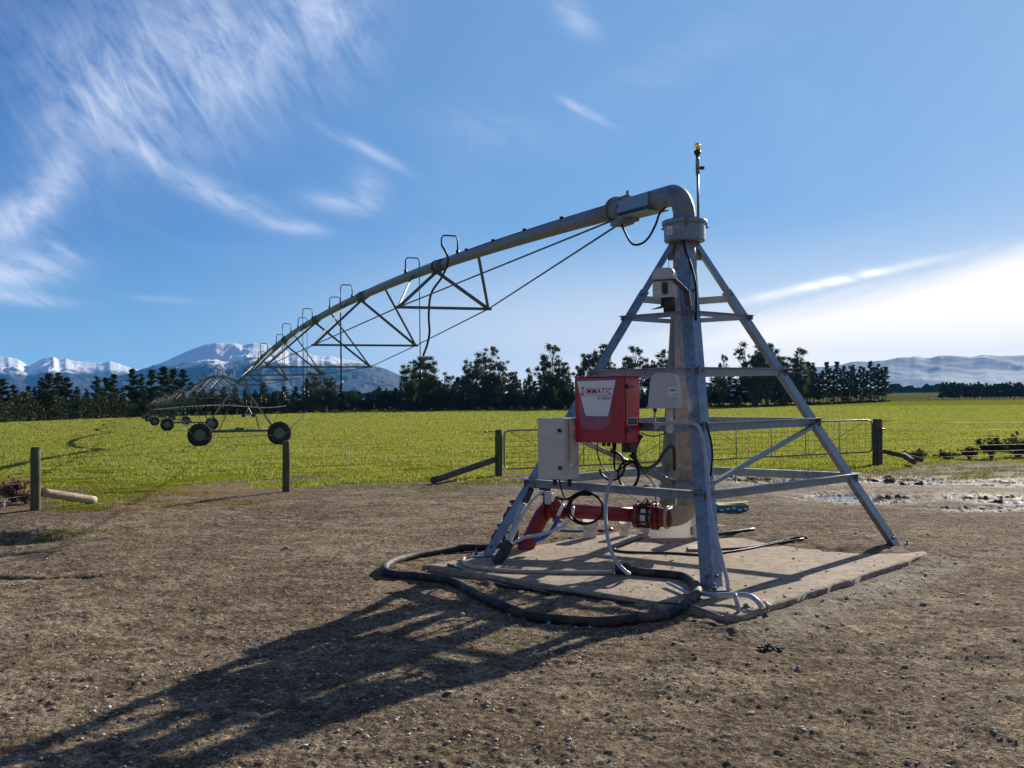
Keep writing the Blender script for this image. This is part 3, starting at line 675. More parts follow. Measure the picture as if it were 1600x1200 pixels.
        for k in range(22):
            for sd in (-1, 1):
                an = 2*math.pi*(k+.25*sd)/22; u = pr*math.cos(an)+Vector((0, 0, 1))*math.sin(an); v = -pr*math.sin(an)+Vector((0, 0, 1))*math.cos(an)
                ty.bar(wc+d*(sd*.17)+u*.585, wc+d*(sd*.01)+u*.61+v*.05, .035, .05, up=u)
        rim = MB(); rim.cyl(wc-d*.03, wc+d*.03, .31, 24).cyl(wc-d*.13, wc+d*.2, .09, 12).tube([wc-d*.1, wc+d*.1], .305, 24, cap=False)
        gb = MB(); gb.box(wc+d*.28, (.3, .24, .26), math.atan2(pr.y, pr.x), bev=.03).bar(wc+d*.28, bl[s]-pr*(s*.05), .14, .16)
        w = empty('wheel', wc); w.parent = root; w.location = wc-LOC[root.name]
        ty.build('tyre', M['tyre'], w); rim.build('rim', M['galv_dark'], w); gb.build('gearbox', M['truss'], root)
    wires = [bl[-1]-pr*1.05+Vector((0, 0, .95))-d*.5, bl[-1]-pr*.35-Vector((0, 0, .15))-d*.6, bl[-1]-pr*.2-Vector((0, 0, .36))-d*.62,
             bl[1]+pr*.25-Vector((0, 0, .22))-d*.62, bl[1]+pr*.55-Vector((0, 0, -.05))-d*.5, bl[1]+pr*1.45+Vector((0, 0, .95))-d*.4]
    MB().tube(wires, .020, 6).build('guard_wire', M['wirew'] if False else M['galv_dark'], root)
    return root
GB = lambda k: float(base_z(C0.x-16.24*k, 10.8+43.2*k))
span1 = make_span(C0, SPAN, 3.80, 2.42, .93, True, GB(1)+.0)
tag(span1, 'nearest arched pipe span with truss, sprinkler drops and two wheels in the grass', 'irrigation span', 'wheeled spans of the centre pivot irrigator')
# elbow assembly as a part of the first span
el = MB(); hz = 3.815; rb = .285; pts = [C0+Vector((0, 0, 3.50)), C0+Vector((0, 0, 3.53))]
for k in range(0, 13):
    a = k/12*R(86); pts.append(C0+Vector((0, 0, hz-rb))+DIR*(rb*(1-math.cos(a)))+Vector((0, 0, rb*math.sin(a))))
st = C0+SPAN*.0345; st.z = mk_pipe(.0345, 3.80, 2.42, .93)
pts.append(st)
el.tube(pts, .116, 28).tube([pts[0], pts[0]+Vector((0, 0, .03))], .135, 28)
elb = el.build('pipe_elbow', M['galv_dark'], span1)
jt = MB(); u0 = pts[-2].lerp(st, .22); u1 = pts[-2].lerp(st, .80); dd = (st-pts[-2]).normalized(); sidev = PERP; upv = sidev.cross(dd).normalized()
if upv.z < 0: upv = -upv
for s in (1, -1): jt.bar(u0+sidev*(s*.125), u1+sidev*(s*.125), .014, .14, up=upv)
jt.bar(u0-upv*.118, u1-upv*.118, .26, .014, up=upv).bar(u0+upv*.0, u0+dd*.03, .25, .15, up=upv)
jt.build('joint_plate', M['galv'], elb)
cp = MB(); cp.tube([u1-dd*.02, st-dd*.10, st-dd*.03], [.132, .145, .145], 24).tube([st-dd*.02, st+dd*.0], .168, 28).box(st-dd*.15-upv*.16, (.26, .2, .07), math.atan2(DIR.y, DIR.x), bev=.02)
cp.box(st-dd*.30-upv*.135, (.12, .24, .05), math.atan2(DIR.y, DIR.x)).bar(st-dd*.28+upv*.10, st-dd*.28+upv*.20, .02, .03).tube([st-dd*.28+sidev*.14, st-dd*.28+sidev*.10+upv*.11, st-dd*.28+upv*.15, st-dd*.28-sidev*.10+upv*.11, st-dd*.28-sidev*.14], .012, 8)
cp.build('swivel_coupling', M['galv_dark'], elb)
MB().tube(spline([st-upv*.15-dd*.1, P(985, 378, 11.6), P(998, 382, 11.5), P(1012, 373, 11.4), P(1024, 352, 11.25), P(1031, 333, 11.15), pts[-2]+dd*.1-upv*.1], 8), .0125, 10).build('power_cable', M['blackcable'], span1)
cb = MB(); cb.tube([C0+SPAN*t+Vector((0, 0, mk_pipe(t, 3.8, 2.42, .93)+.092))-PERP*.03 for t in [.036+.96*k/50 for k in range(51)]], .008, 6)
for t in (.07, .10, .13, .16): cb.box(C0+SPAN*t+Vector((0, 0, mk_pipe(t, 3.8, 2.42, .93)+.11)), (.05, .06, .04), 1.2)
cb.build('power_cable', M['blackcable'], span1)
# further spans: a second master, then copies
span2 = make_span(C0+SPAN, SPAN, 2.42, GB(2)+3.34, .93, False, GB(2))
far_lab = ['second arched span, its hoop rising just behind the nearest wheels', 'third pipe span out, seen through the second hoop', 'fourth pipe span out, small against the dark pines', 'farthest and smallest pipe span at the left end of the irrigator']
tag(span2, far_lab[0], 'irrigation span', 'wheeled spans of the centre pivot irrigator')
for k in (3, 4, 5):
    copy_tree(span2, loc=LOC[span2.name]+SPAN*(k-2)+Vector((0, 0, GB(k)-GB(2))), label=far_lab[k-2])

# amber beacon mast on the lid
bx = Vector((1.975, 10.74, 0)); bc = empty('beacon_mast', bx+Vector((0, 0, 3.5)), 'thin steel mast with an amber lamp on top of the tower drum', 'beacon')
MB().tube([bx+Vector((0, 0, 3.50)), bx+Vector((0, 0, 3.99))], .0135, 10).tube([bx+Vector((0, 0, 3.97)), bx+Vector((0, 0, 4.13)), bx+Vector((0, 0, 4.17))], [.021, .021, .014], 12).build('mast', M['galv'], bc)
MB().box(bx+Vector((.045, -.01, 4.04)), (.045, .03, .03)).bar(bx+Vector((0, 0, 4.04)), bx+Vector((.04, 0, 4.04)), .012).build('photocell', M['black'], bc)
MB().tube([bx+Vector((0, 0, 4.165)), bx+Vector((0, 0, 4.185)), bx+Vector((0, 0, 4.19)), bx+Vector((0, 0, 4.225))], [.022, .022, .036, .036], 20).build('lamp_base', M['black'], bc)
lp = MB(); lathe(lp, bx, [(.030, 4.225), (.030, 4.285), (.025, 4.298), (.012, 4.306), (.001, 4.308)], 20); lpo = lp.build('lamp_lens', M['amber'], bc)
_b = M['amber'].node_tree.nodes['Principled BSDF']; _b.inputs['Transmission Weight'].default_value = .7; _b.inputs['Roughness'].default_value = .2
MB().cyl(bx+Vector((0, 0, 4.226)), bx+Vector((0, 0, 4.27)), .010, 10).build('bulb', M['labelw'], lpo)

# ================================================================ boxes on the tower
def frame(o, ex):
    ex = Vector(ex).normalized(); n = Vector((ex.y, -ex.x, 0)); m_ = Matrix.Identity(4)
    # x = along face, y = up, z = out of the face
    for i, v in enumerate((ex, Vector((0, 0, 1)), n)):
        for j in range(3): m_[j][i] = v[j]
    m_.translation = Vector(o); return m_
def text(name, s, Fm, x, y, w, h, m_, parent, z=.004, shear=0.0, off=0.0):
    c = bpy.data.curves.new(name, 'FONT'); c.body = s; c.shear = shear; c.space_character = 1.12; c.offset = off; c.extrude = .002
    o = bpy.data.objects.new(name, c); link(o); dg = bpy.context.evaluated_depsgraph_get(); me = bpy.data.meshes.new_from_object(o.evaluated_get(dg))
    bpy.data.objects.remove(o); co = np.empty(len(me.vertices)*3); me.vertices.foreach_get('co', co); co = co.reshape(-1, 3); lo, hi = co.min(0), co.max(0)
    off_ = LOC[parent.name]
    for v in me.vertices:
        a = (v.co.x-lo[0])/(hi[0]-lo[0])*w+x; b = (v.co.y-lo[1])/(hi[1]-lo[1])*h+y; v.co = (Fm@Vector((a, b, z+(v.co.z > 0)*.0015)))-off_
    me.materials.clear(); me.materials.append(m_); me.name = name; o = bpy.data.objects.new(name, me); link(o); o.parent = parent; LOC[o.name] = off_.copy(); return o
def rounded(poly, r, n=5):
    out = []; k = len(poly)
    for i in range(k):
        p = Vector(poly[i]); a = (Vector(poly[i-1])-p); b = (Vector(poly[(i+1) % k])-p); a_ = p+a.normalized()*r[i]; b_ = p+b.normalized()*r[i]
        for j in range(n+1):
            t = j/n; out.append(tuple((1-t)**2*a_+2*t*(1-t)*p+t*t*b_))
    return out
EX = Vector((.75, -.66, 0)).normalized()
def solve_face(pl, pr_, Y):
    """left and right vertical edges seen at two pixel columns, face running along EX; left edge at depth Y"""
    a = P(pl, 600, Y); kx = ray(pr_, 600).x/ray(pr_, 600).y
    w = (kx*a.y-a.x)/(EX.x-kx*EX.y); return Vector((a.x, a.y, 0)), w
pa, pw = solve_face(898, 973, 10.18); zb = P(900, 691, 10.2).z; zt = P(899, 590.5, 10.18).z; ph = zt-zb; nO = Vector((EX.y, -EX.x, 0))
panel = empty('control_panel', pa+Vector((0, 0, zb)), 'red pivot control panel with white trapezoid nameplate hanging on the tower', 'control panel')
Fp = frame(pa+Vector((0, 0, zb)), EX)
PD = .27
mb = MB(); mb.box(Fp@Vector((pw/2, ph/2, -PD/2-.028)), (pw, PD-.03, ph), M=Matrix((EX, -nO, Vector((0, 0, 1)))).transposed(), bev=.012)
mb.box(Fp@Vector((pw/2, ph+.006, -PD/2-.01)), (pw+.02, PD+.02, .012), M=Matrix((EX, -nO, Vector((0, 0, 1)))).transposed(), bev=.004)
body = mb.build('enclosure', M['red'], panel)
door = MB().box(Fp@Vector((pw/2, ph/2, -.012)), (pw+.006, .028, ph-.005), M=Matrix((EX, -nO, Vector((0, 0, 1)))).transposed(), bev=.011).build('door', M['red'], panel)
MB().prism(rounded([(.075*pw, .99*ph), (.10*pw, .21*ph), (.70*pw, .21*ph), (.90*pw, .99*ph)][::1], [.01, .12, .12, .01], 7), Fp, .001, .0035).build('door_relief', M['purple'], door)
plate = MB().prism(rounded([(.045*pw, .955*ph), (.225*pw, .40*ph), (.72*pw, .40*ph), (.885*pw, .965*ph)], [.008, .03, .03, .008]), Fp, .004, .0075).build('nameplate', M['ink'], door)
pl2 = MB().prism(rounded([(.057*pw, .947*ph), (.235*pw, .408*ph), (.71*pw, .408*ph), (.872*pw, .957*ph)], [.006, .028, .028, .006]), Fp, .0076, .0095).build('nameplate_face', M['plate'], plate)
# sub-parts may not go deeper: keep the lettering with the door
pl2.parent = door
tx0, tx1 = .135*pw, .79*pw
text('lettering', 'Z', Fp, tx0, .735*ph, .085*pw, .118*ph, M['redink'], door, .0098, .15, .03)
text('lettering', 'IMMATIC', Fp, tx0+.098*pw, .745*ph, tx1-tx0-.098*pw, .092*ph, M['redink'], door, .0098, .22, .007)
MB().prism([(tx0, .715*ph), (tx1+.01*pw, .722*ph), (tx1+.01*pw, .729*ph), (tx0, .722*ph)], Fp, .0098, .0108).build('underline', M['redink'], door)
text('lettering', 'BY LINDSAY', Fp, .50*pw, .662*ph, .28*pw, .042*ph, M['ink'], door, .0098, .1, .01)
text('lettering', 'TM', Fp, .80*pw, .825*ph, .018*pw, .010*ph, M['ink'], door, .0098)
Fs = frame(Fp@Vector((pw, 0, -.03)), -nO)   # right-hand side face; x runs back
for yy in (.85, .20):
    k = MB(); cB = Matrix((-nO, EX*-1, Vector((0, 0, 1)))).transposed()
    k.box(Fs@Vector((.07, yy*ph, .012)), (.11, .022, .022), M=cB, bev=.004).box(Fs@Vector((.035, yy*ph, .02)), (.03, .03, .045), M=cB, bev=.004).cyl(Fs@Vector((.02, yy*ph-.01, .03)), Fs@Vector((.13, yy*ph+.004, .03)), .006, 6)
    k.build('latch', M['bolt'], body)
MB().prism([(.035, .275*ph), (.205, .275*ph), (.205, .385*ph), (.035, .385*ph)], Fs, .001, .003).build('rating_sticker', M['labelw'], body)
MB().prism([(.042, .283*ph), (.198, .283*ph), (.198, .377*ph), (.042, .377*ph)], Fs, .0032, .004).build('rating_sticker_field', M['ink'], body)
for k in range(9): MB().prism([(.06+.014*k, .30*ph+.02*((k*5) % 3)/3), (.07+.014*k, .30*ph+.02*((k*5) % 3)/3), (.07+.014*k, .35*ph+.01*(k % 2)), (.06+.014*k, .345*ph)], Fs, .0042, .005).build('sticker_print', M['teal'], body)
gl = MB()
for fx in (.45, .55, .66): c = Fp@Vector((fx*pw, 0, -.12)); gl.cyl(c, c-Vector((0, 0, .035)), .02, 10)
gl.build('cable_gland', M['black'], body)
MB().box(Fp@Vector((.93*pw, -.045, -.16)), (.10, .12, .09), M=Matrix((EX, -nO, Vector((0, 0, 1)))).transposed(), bev=.006).build('socket_box', M['black'], body)
MB().bar(Fp@Vector((.1*pw, .35*ph, -PD-.02)), Fp@Vector((.95*pw, .35*ph, -PD-.02)), .03, .06).bar(Fp@Vector((.1*pw, .93*ph, -PD-.02)), Fp@Vector((.95*pw, .93*ph, -PD-.02)), .03, .06).build('mounting_rail', M['galv'], panel)

ca, cw = solve_face(839, 881, 10.33); zcb = P(881, 750, 10.1).z; zct = P(882, 653.5, 10.1).z; chh = zct-zcb; CD = .235
cabinet = empty('electrical_cabinet', ca+Vector((0, 0, zcb)), 'plain pale grey metal cabinet with two black locks, left of the red panel', 'cabinet')
Fc = frame(ca+Vector((0, 0, zcb)), EX); RM = Matrix((EX, -nO, Vector((0, 0, 1)))).transposed()
cbody = MB().box(Fc@Vector((cw/2, chh/2, -CD/2-.012)), (cw-.004, CD-.018, chh-.004), M=RM, bev=.003).build('enclosure', M['cab'], cabinet)
cd_ = MB().box(Fc@Vector((cw/2, chh/2, -.008)), (cw, .016, chh), M=RM, bev=.003).build('door', M['cab'], cabinet)
for yy in (.80, .19):
    c = Fc@Vector((.84*cw, yy*chh, 0)); MB().cyl(c, c+nO*.014, .02, 12).box(c+nO*.02+EX*.008, (.045, .014, .02), M=RM, bev=.004).build('lock', M['black'], cd_)
for fx in (.35, .9): c = Fc@Vector((fx*cw, -.002, -.12)); MB().cyl(c, c-Vector((0, 0, .07)), .022, 10).build('cable_gland', M['black'], cbody)
MB().tube(spline([Fc@Vector((cw, chh*.97, -.06)), Fc@Vector((cw+.012, chh*.6, -.06)), Fc@Vector((cw+.02, chh*.3, -.05)), Fc@Vector((cw+.10, chh*.22, -.03)), Fp@Vector((.2*pw, .005, -.05))], 6), .0035, 6).build('thin_cable', M['brown'], cabinet)

# grey rain cover on a short post in front of the riser
def hooded(name, cx, cy, z0, wb, wt, h, dp, rz, m_, parent):
    Mx = Matrix.Translation((cx, cy, z0))@Matrix.Rotation(rz, 4, 'Z')@Matrix.Rotation(R(90), 4, 'X')
    poly = rounded([(-wb/2, .0), (wb/2, .0), (wt/2, h), (-wt/2, h)], [.008, .008, wt*.28, wt*.28], 6)
    bm = bmesh.new(); vs0 = [bm.verts.new(Mx@Vector((a, b, -dp/2))) for a, b in poly]; vs1 = [bm.verts.new(Mx@Vector((a*.98, b, dp/2))) for a, b in poly]
    n = len(poly); bm.faces.new(vs0[::-1]); bm.faces.new(vs1)
    for i in range(n): bm.faces.new((vs0[i], vs0[(i+1) % n], vs1[(i+1) % n], vs1[i]))
    bmesh.ops.bevel(bm, geom=[e for e in bm.edges if any(len(f.verts) > 4 for f in e.link_faces)], offset=.022, segments=3, affect='EDGES'); bm.verts.index_update()
    mb = MB(); mb.add([v.co.copy() for v in bm.verts], [[v.index for v in f.verts] for f in bm.faces]); bm.free(); return mb.build(name, m_, parent)
gp = P(1040, 637, 9.62); RZ = R(-18)
gc_ = empty('pressure_switch_box', (gp.x, gp.y, gp.z-.25), 'grey moulded rain hood on a short post right of the red panel', 'switch box')
hd = hooded('rain_hood', gp.x, gp.y, gp.z, .305, .235, .325, .22, RZ, M['cover'], gc_)
rl = MB().box((gp.x, gp.y, gp.z+.005), (.325, .235, .016), RZ, bev=.005).build('base_rim', M['cover'], hd)
qx = Vector((math.cos(RZ), math.sin(RZ), 0)); qn = Vector((math.sin(RZ), -math.cos(RZ), 0))
Fh = frame(gp+qn*.111-qx*.0, qx)
stk = MB().prism([(.045, .10), (.128, .10), (.122, .19), (.045, .19)], Fh, .0005, .003).build('sticker', M['labelw'], hd)
for k, (a, b, c) in enumerate(((.06, .165, .05), (.06, .155, .055), (.085, .115, .012), (.10, .12, .02))): MB().prism([(a, b), (a+c, b), (a+c, b+.006), (a, b+.006)], Fh, .0032, .004).build('sticker_print', M['ink'], hd)
MB().bar(gp+Vector((.035, .0, -.005)), gp+Vector((.035, .0, -.24)), .055, .05).tube([gp+Vector((.035, -.03, -.20)), gp+Vector((.035, .03, -.20))], .035, 12).build('post', M['cover'], gc_)
MB().cyl(gp+Vector((-.1, 0, 0)), gp+Vector((-.1, 0, -.035)), .018, 10).build('cable_gland', M['black'], gc_)
MB().tube([gp+Vector((-.1, 0, -.03)), gp+Vector((-.108, 0, -.17))], .011, 8).build('conduit_drop', M['conduit'], gc_)
# upper radio unit
up_ = P(1039.5, 466, 10.22)
ru = empty('radio_unit', up_, 'grey domed housing high on the tower beside the riser with a brown strap', 'housing')
hu = hooded('dome_housing', up_.x, up_.y, up_.z, .22, .215, .295, .19, R(-20), M['cover'], ru)
Fu = frame(up_+Vector((math.sin(R(-20)), -math.cos(R(-20)), 0))*.1, (math.cos(R(-20)), math.sin(R(-20)), 0))
MB().prism([(-.09, .045), (-.02, .045), (-.02, .15), (-.09, .15)], Fu, -.003, .0).build('front_sticker', M['labelw'], hu)
for k in range(4): MB().prism([(-.085, .07+.018*k), (-.03-.01*(k % 2), .07+.018*k), (-.03-.01*(k % 2), .073+.018*k), (-.085, .073+.018*k)], Fu, .0005, .0015).build('sticker_print', M['ink'], hu)
MB().box(Fu@Vector((.02, .09, .012)), (.05, .03, .11), R(-20), bev=.004).build('gauge', M['black'], hu)
MB().prism([(-.10, .166), (.12, .166), (.12, .180), (-.10, .180)], Fu, -.05, .018).bar(Fu@Vector((.11, .168, .0)), Fu@Vector((.24, .04, .0)), .012, .05).bar(Fu@Vector((.23, .06, -.0)), Fu@Vector((.25, -.10, .0)), .012, .06).build('strap_bracket', M['brown'], ru)
MB().cyl(Fu@Vector((.04, .0, -.06)), Fu@Vector((.05, -.14, -.06)), .06, 14).cyl(Fu@Vector((-.02, .02, -.03)), Fu@Vector((-.02, -.09, -.03)), .012, 8).tube([Fu@Vector((-.12, -.115, -.0)), Fu@Vector((-.04, -.10, 0)), Fu@Vector((.0, -.09, 0))], [.003, .012, .012], 6).build('valve_motor', M['black'], ru)
MB().tube([P(1045, 420, 10.1), P(1045, 393, 10.1)], .0025, 5).build('whip_aerial', M['blackcable'], ru)
tw = MB()
tw.tube(spline([P(1068, 376, 10.62), P(1071, 392, 10.56), P(1080, 415, 10.48), P(1086, 440, 10.35), P(1088, 465, 10.25), P(1087, 500, 10.1)], 6), .013, 8).build('riser_cable', M['blackcable'], tower)

# ================================================================ supply pipe
PL = Vector(P(857, 796, 11.30)); PR = Vector((C0.x-.30, C0.y+.02, .375)); dp = (PL-PR).normalized()
main = empty('supply_pipe', Vector((PR.x, PR.y, 0)), 'red water supply pipe with bolted flanges running into the foot of the riser', 'pipe')
def onl(s): return PR+dp*s
LT = (PL-PR).length
MB().tube([onl(.24), onl(LT-.12)], .078, 28).build('pipe_run', M['redpaint'], main)
def flange(mb, c, d, r, t=.024): mb.tube([c-d*t/2, c+d*t/2], r, 28)
fm = MB(); 
for s in (.02, .06): flange(fm, onl(s), dp, .142)
fm.tube([onl(-.12), onl(-.02), onl(.02)], [.102, .102, .115], 28); flange(fm, onl(.235), dp, .135); flange(fm, onl(.26), dp, .12)
fm.build('flange', M['redpaint'], main)
wm_ = MB(); wm_.tube([onl(.075), onl(.22)], .092, 24); wmo = wm_.build('flow_meter', M['white'], main)
bb = MB()
for k in range(8):
    an = k*math.pi/4+.3; u = Vector((0, 0, 1))*math.cos(an)+dp.cross(Vector((0, 0, 1)))*math.sin(an); bb.cyl(onl(-.01)+u*.118, onl(.27)+u*.118, .011, 8)
bb.tube([onl(.10), onl(.13)], .100, 24).tube([onl(.19), onl(.21)], .100, 24)
c = onl(.15)+Vector((0, 0, .11)); bb.box(c, (.10, .08, .06), .3, bev=.01)
for k in range(7): bb.tube(spline([c+Vector((rnd.uniform(-.06, .06), rnd.uniform(-.04, .04), .01)), c+Vector((rnd.uniform(-.1, .1), rnd.uniform(-.06, .06), rnd.uniform(.03, .08))), c+Vector((rnd.uniform(-.09, .09), rnd.uniform(-.08, .0), rnd.uniform(-.06, .04)))], 5), .006, 6)
bb.build('meter_fittings', M['black'], main)
ew = MB(); e0 = C0+Vector((0, 0, .60)); pts = [e0, C0+Vector((0, 0, .56))]
for k in range(0, 11):
    a = k/10*R(90); pts.append(C0+Vector((0, 0, .375+.17))-Vector((0, 0, .17*math.sin(a)))+dp*(.17*(1-math.cos(a))))
pts.append(onl(-.06)); ew.tube(pts, .112, 28).tube([onl(-.10), onl(-.07)], .122, 28).cyl(C0+Vector((.03, -.04, .27)), C0+Vector((.03, -.06, .19)), .02, 10).cyl(C0+Vector((.07, -.05, .29)), C0+Vector((.12, -.08, .27)), .016, 8)
ew.build('riser_elbow', M['beigepaint'], main)
bend = onl(LT); gd = Vector(G(817, 858)); gd.z = -.05
dn = MB(); dn.tube(spline([onl(LT-.10), onl(LT-.02), bend+dp*.05-Vector((0, 0, .035)), (bend+dp*.06).lerp(gd, .3)-Vector((0, 0, .02)), (bend+dp*.04).lerp(gd, .65), gd], 6), .088, 24)
dn.cyl(bend+dp*.02, bend+dp*.02+Vector((0, 0, .16)), .04, 16); flange(dn, bend+dp*.02+Vector((0, 0, .17)), Vector((0, 0, 1)), .07)
dno = dn.build('buried_bend', M['redpaint'], main)
f2 = MB()
for s in (LT-.13, LT-.10, LT+.02): flange(f2, onl(s), dp, .14)
f2.build('flange', M['redpaint'], main)
b3 = MB()
for k in range(8):
    an = k*math.pi/4+.2; u = Vector((0, 0, 1))*math.cos(an)+dp.cross(Vector((0, 0, 1)))*math.sin(an); b3.cyl(onl(LT-.17)+u*.115, onl(LT-.06)+u*.115, .014, 6)
b3.build('flange_bolt', M['bolt'], main)
c = bend+dp*.02+Vector((0, 0, .19)); vv = MB(); vv.cyl(c, c+Vector((0, 0, .10)), .045, 12).cyl(c+Vector((-.08, 0, .05)), c+Vector((.02, 0, .05)), .03, 10).box(c+Vector((-.1, 0, .09)), (.10, .08, .09), .2, bev=.02); vv.build('air_valve', M['black'], main)
b4 = MB().box(P(856, 778, 11.2), (.06, .06, .14), .4, bev=.01).build('valve_body', M['clear'], main)

# ================================================================ hoses and cables (each one is a thing of its own)
def hose(name, label, cat, pts, r, m_, n=7, seg=12, group=None):
    p = spline(pts, n); o = MB().tube(p, r, seg).build(name, m_); return tag(o, label, cat, group)
def g(px, py, z=.0): p = G(px, py, z); return p
def gz_(px, py, r): p = G(px, py, 0); return Vector((p.x, p.y, max(smooth_z(p.x, p.y), -.001 if slab_in(np.array([p.x]), np.array([p.y]))[0] > .02 else -9)+r*.85))
rb_ = .039
hose('suction_hose', 'thick dusty black hose looped on the dirt in front of the slab', 'hose', [gz_(a, b, rb_) for a, b in ((790, 848), (748, 854), (715, 855), (675, 862), (640, 869), (612, 878), (601, 888), (612, 896), (650, 900), (685, 904), (718, 911), (746, 927), (780, 944), (825, 957), (880, 965), (940, 967), (1000, 966), (1045, 957), (1078, 945), (1090, 931), (1086, 918), (1070, 907), (1045, 903), (1010, 900), (975, 896))], rb_, M['bighose'], 8, 16)
j0, j1 = gz_(985, 897, .05), gz_(963, 896, .05)
tag(MB().tube([j0, j1], .056, 14).tube([j0.lerp(j1, .3), j0.lerp(j1, .4)], .064, 14).build('hose_coupling', M['black']), 'short black coupling joining the pale hoses to the thick hose', 'coupling')
hose('beige_hose', 'pale beige hose curving across the slab from the left leg', 'hose', [gz_(a, b, .019) for a, b in ((826, 850), (808, 856), (785, 859), (760, 863), (738, 868), (724, 876), (728, 885), (748, 890), (790, 894), (840, 896), (900, 897), (960, 897))], .019, M['beige'], 7)
hose('black_conduit', 'thin black pipe lying along the front edge of the slab', 'pipe', [gz_(a, b, .016) for a, b in ((752, 903), (790, 909), (830, 914), (858, 920))], .014, M['black'])
hose('black_conduit', 'long thin black pipe under the thick hose loop beside the slab', 'pipe', [gz_(a, b, .016) for a, b in ((700, 884), (760, 898), (830, 912), (900, 922), (980, 934), (1065, 946))], .013, M['black'])
hose('riser_conduit', 'grey conduit running down the near tower leg to the slab', 'conduit', [P(1023, 671, 9.62), P(1027, 666, 9.62), P(1040, 661, 9.58), P(1065, 660, 9.5), P(1084, 662, 9.42), P(1094, 672, 9.36), P(1100, 700, 9.25), P(1106, 745, 9.0), P(1108, 785, 8.85), P(1117, 830, 8.7), P(1129, 880, 8.56), P(1136, 905, 8.5), P(1138, 926, 8.55)], .017, M['conduit'], 7)
hose('looped_conduit', 'grey conduit bending over the slab corner at the near foot', 'conduit', [g(1095, 927, .03), g(1120, 930, .05), g(1150, 929, .06), g(1170, 931, .07), g(1183, 939, .05), g(1190, 950, .0)], .021, M['conduit'], 7)
hose('conduit_stub', 'short upright grey pipe stub in the dirt by the near foot', 'pipe', [g(1155, 960, -.03), P(1152, 944, 7.85), P(1148, 929, 7.9)], .018, M['conduit'])
hose('metal_rod', 'thin metal rod lying in the dirt right of the hose loop', 'rod', [g(1076, 944, .03), g(1134, 966, .0)], .010, M['galv'])
hose('flexible_stub', 'pale pipe end poking from the dirt at the slab corner', 'pipe', [g(1190, 938, -.02), g(1205, 949, .0)], .016, M['beige'])
hose('slab_conduit', 'short dark pipe end beside the thick hose on the slab', 'pipe', [g(1043, 911, .03), g(1060, 919, .025), g(1078, 929, .02)], .014, M['conduit'])
hose('black_cable', 'black cable snaking over the slab behind the near leg', 'cable', [gz_(a, b, .012) for a, b in ((1003, 842), (985, 848), (965, 855), (962, 861), (985, 864), (1030, 865), (1060, 866), (1100, 868), (1150, 862), (1200, 853), (1256, 848))], .012, M['black'], 7)
hose('black_cable', 'second black cable lying just behind it on the slab', 'cable', [gz_(a, b, .011) for a, b in ((1100, 860), (1150, 858), (1200, 851), (1240, 845), (1262, 846))], .011, M['black'], 7)
hose('black_cable', 'short black pipe at the back edge of the dirt covered slab', 'cable', [gz_(a, b, .018) for a, b in ((1105, 840), (1140, 838), (1178, 833))], .02, M['black'], 5)
hose('pale_hose', 'pale hose hanging from under the panel down to the black coupling', 'hose', [P(958, 738, 9.9), P(954, 752, 9.85), P(948, 775, 9.8), P(946, 800, 9.75), P(948, 830, 9.6), P(953, 855, 9.5), P(962, 876, 9.35), P(975, 891, 9.15), g(983, 896, .05)], .018, M['conduit'], 7)
hose('blue_hose', 'bright blue hose curving from the red pipe to the slab', 'hose', [P(878, 792, 10.9), P(873, 806, 10.85), P(866, 822, 10.8), P(857, 834, 10.8), P(846, 841, 10.8), P(834, 846, 10.8)], .021, M['blue'], 6)
hose('white_hose', 'white hose arched over the red pipe beside the blue one', 'hose', [P(872, 806, 10.84), P(876, 796, 10.84), P(880, 789, 10.9), P(885, 790, 11.1), P(886, 796, 11.3)], .019, M['labelw'], 6)
hose('clear_hose', 'pale blue hose running from the red pipe down to the left leg', 'hose', [P(896, 792, 10.9), P(893, 806, 10.8), P(884, 818, 10.7), P(866, 828, 10.6), P(845, 835, 10.5), P(820, 840, 10.4), P(803, 848, 10.35), P(796, 853, 10.35)], .016, M['clear'], 7)
hose('clear_hose', 'pale blue hose climbing to the lower brace near the left leg', 'hose', [P(851, 767, 10.35), P(840, 774, 10.4), P(828, 786, 10.4), P(818, 802, 10.4), P(805, 825, 10.38), P(794, 844, 10.36), P(790, 850, 10.36)], .013, M['clear'], 7)
hose('white_duct', 'wide pale duct leaning beside the left leg into a black sleeve', 'duct', [P(818, 786, 10.45), P(809, 812, 10.45), P(798, 838, 10.42), P(792, 850, 10.4)], .036, M['conduit'], 5)
hose('black_sleeve', 'black rubber sleeve at the foot of the left leg', 'sleeve', [P(796, 848, 10.32), P(788, 862, 10.28), g(774, 880, .0)], .055, M['black'], 5, 16)
hose('black_strap', 'black hose going up through the lower brace at the left', 'hose', [P(830, 764, 10.55), P(824, 778, 10.6), P(819, 785, 10.6)], .032, M['black'], 4)
hose('black_strap', 'black hose sagging behind the left leg to the ground', 'hose', [P(806, 792, 10.8), P(803, 810, 10.85), P(806, 832, 10.9), P(805, 846, 10.95)], .03, M['black'], 5)
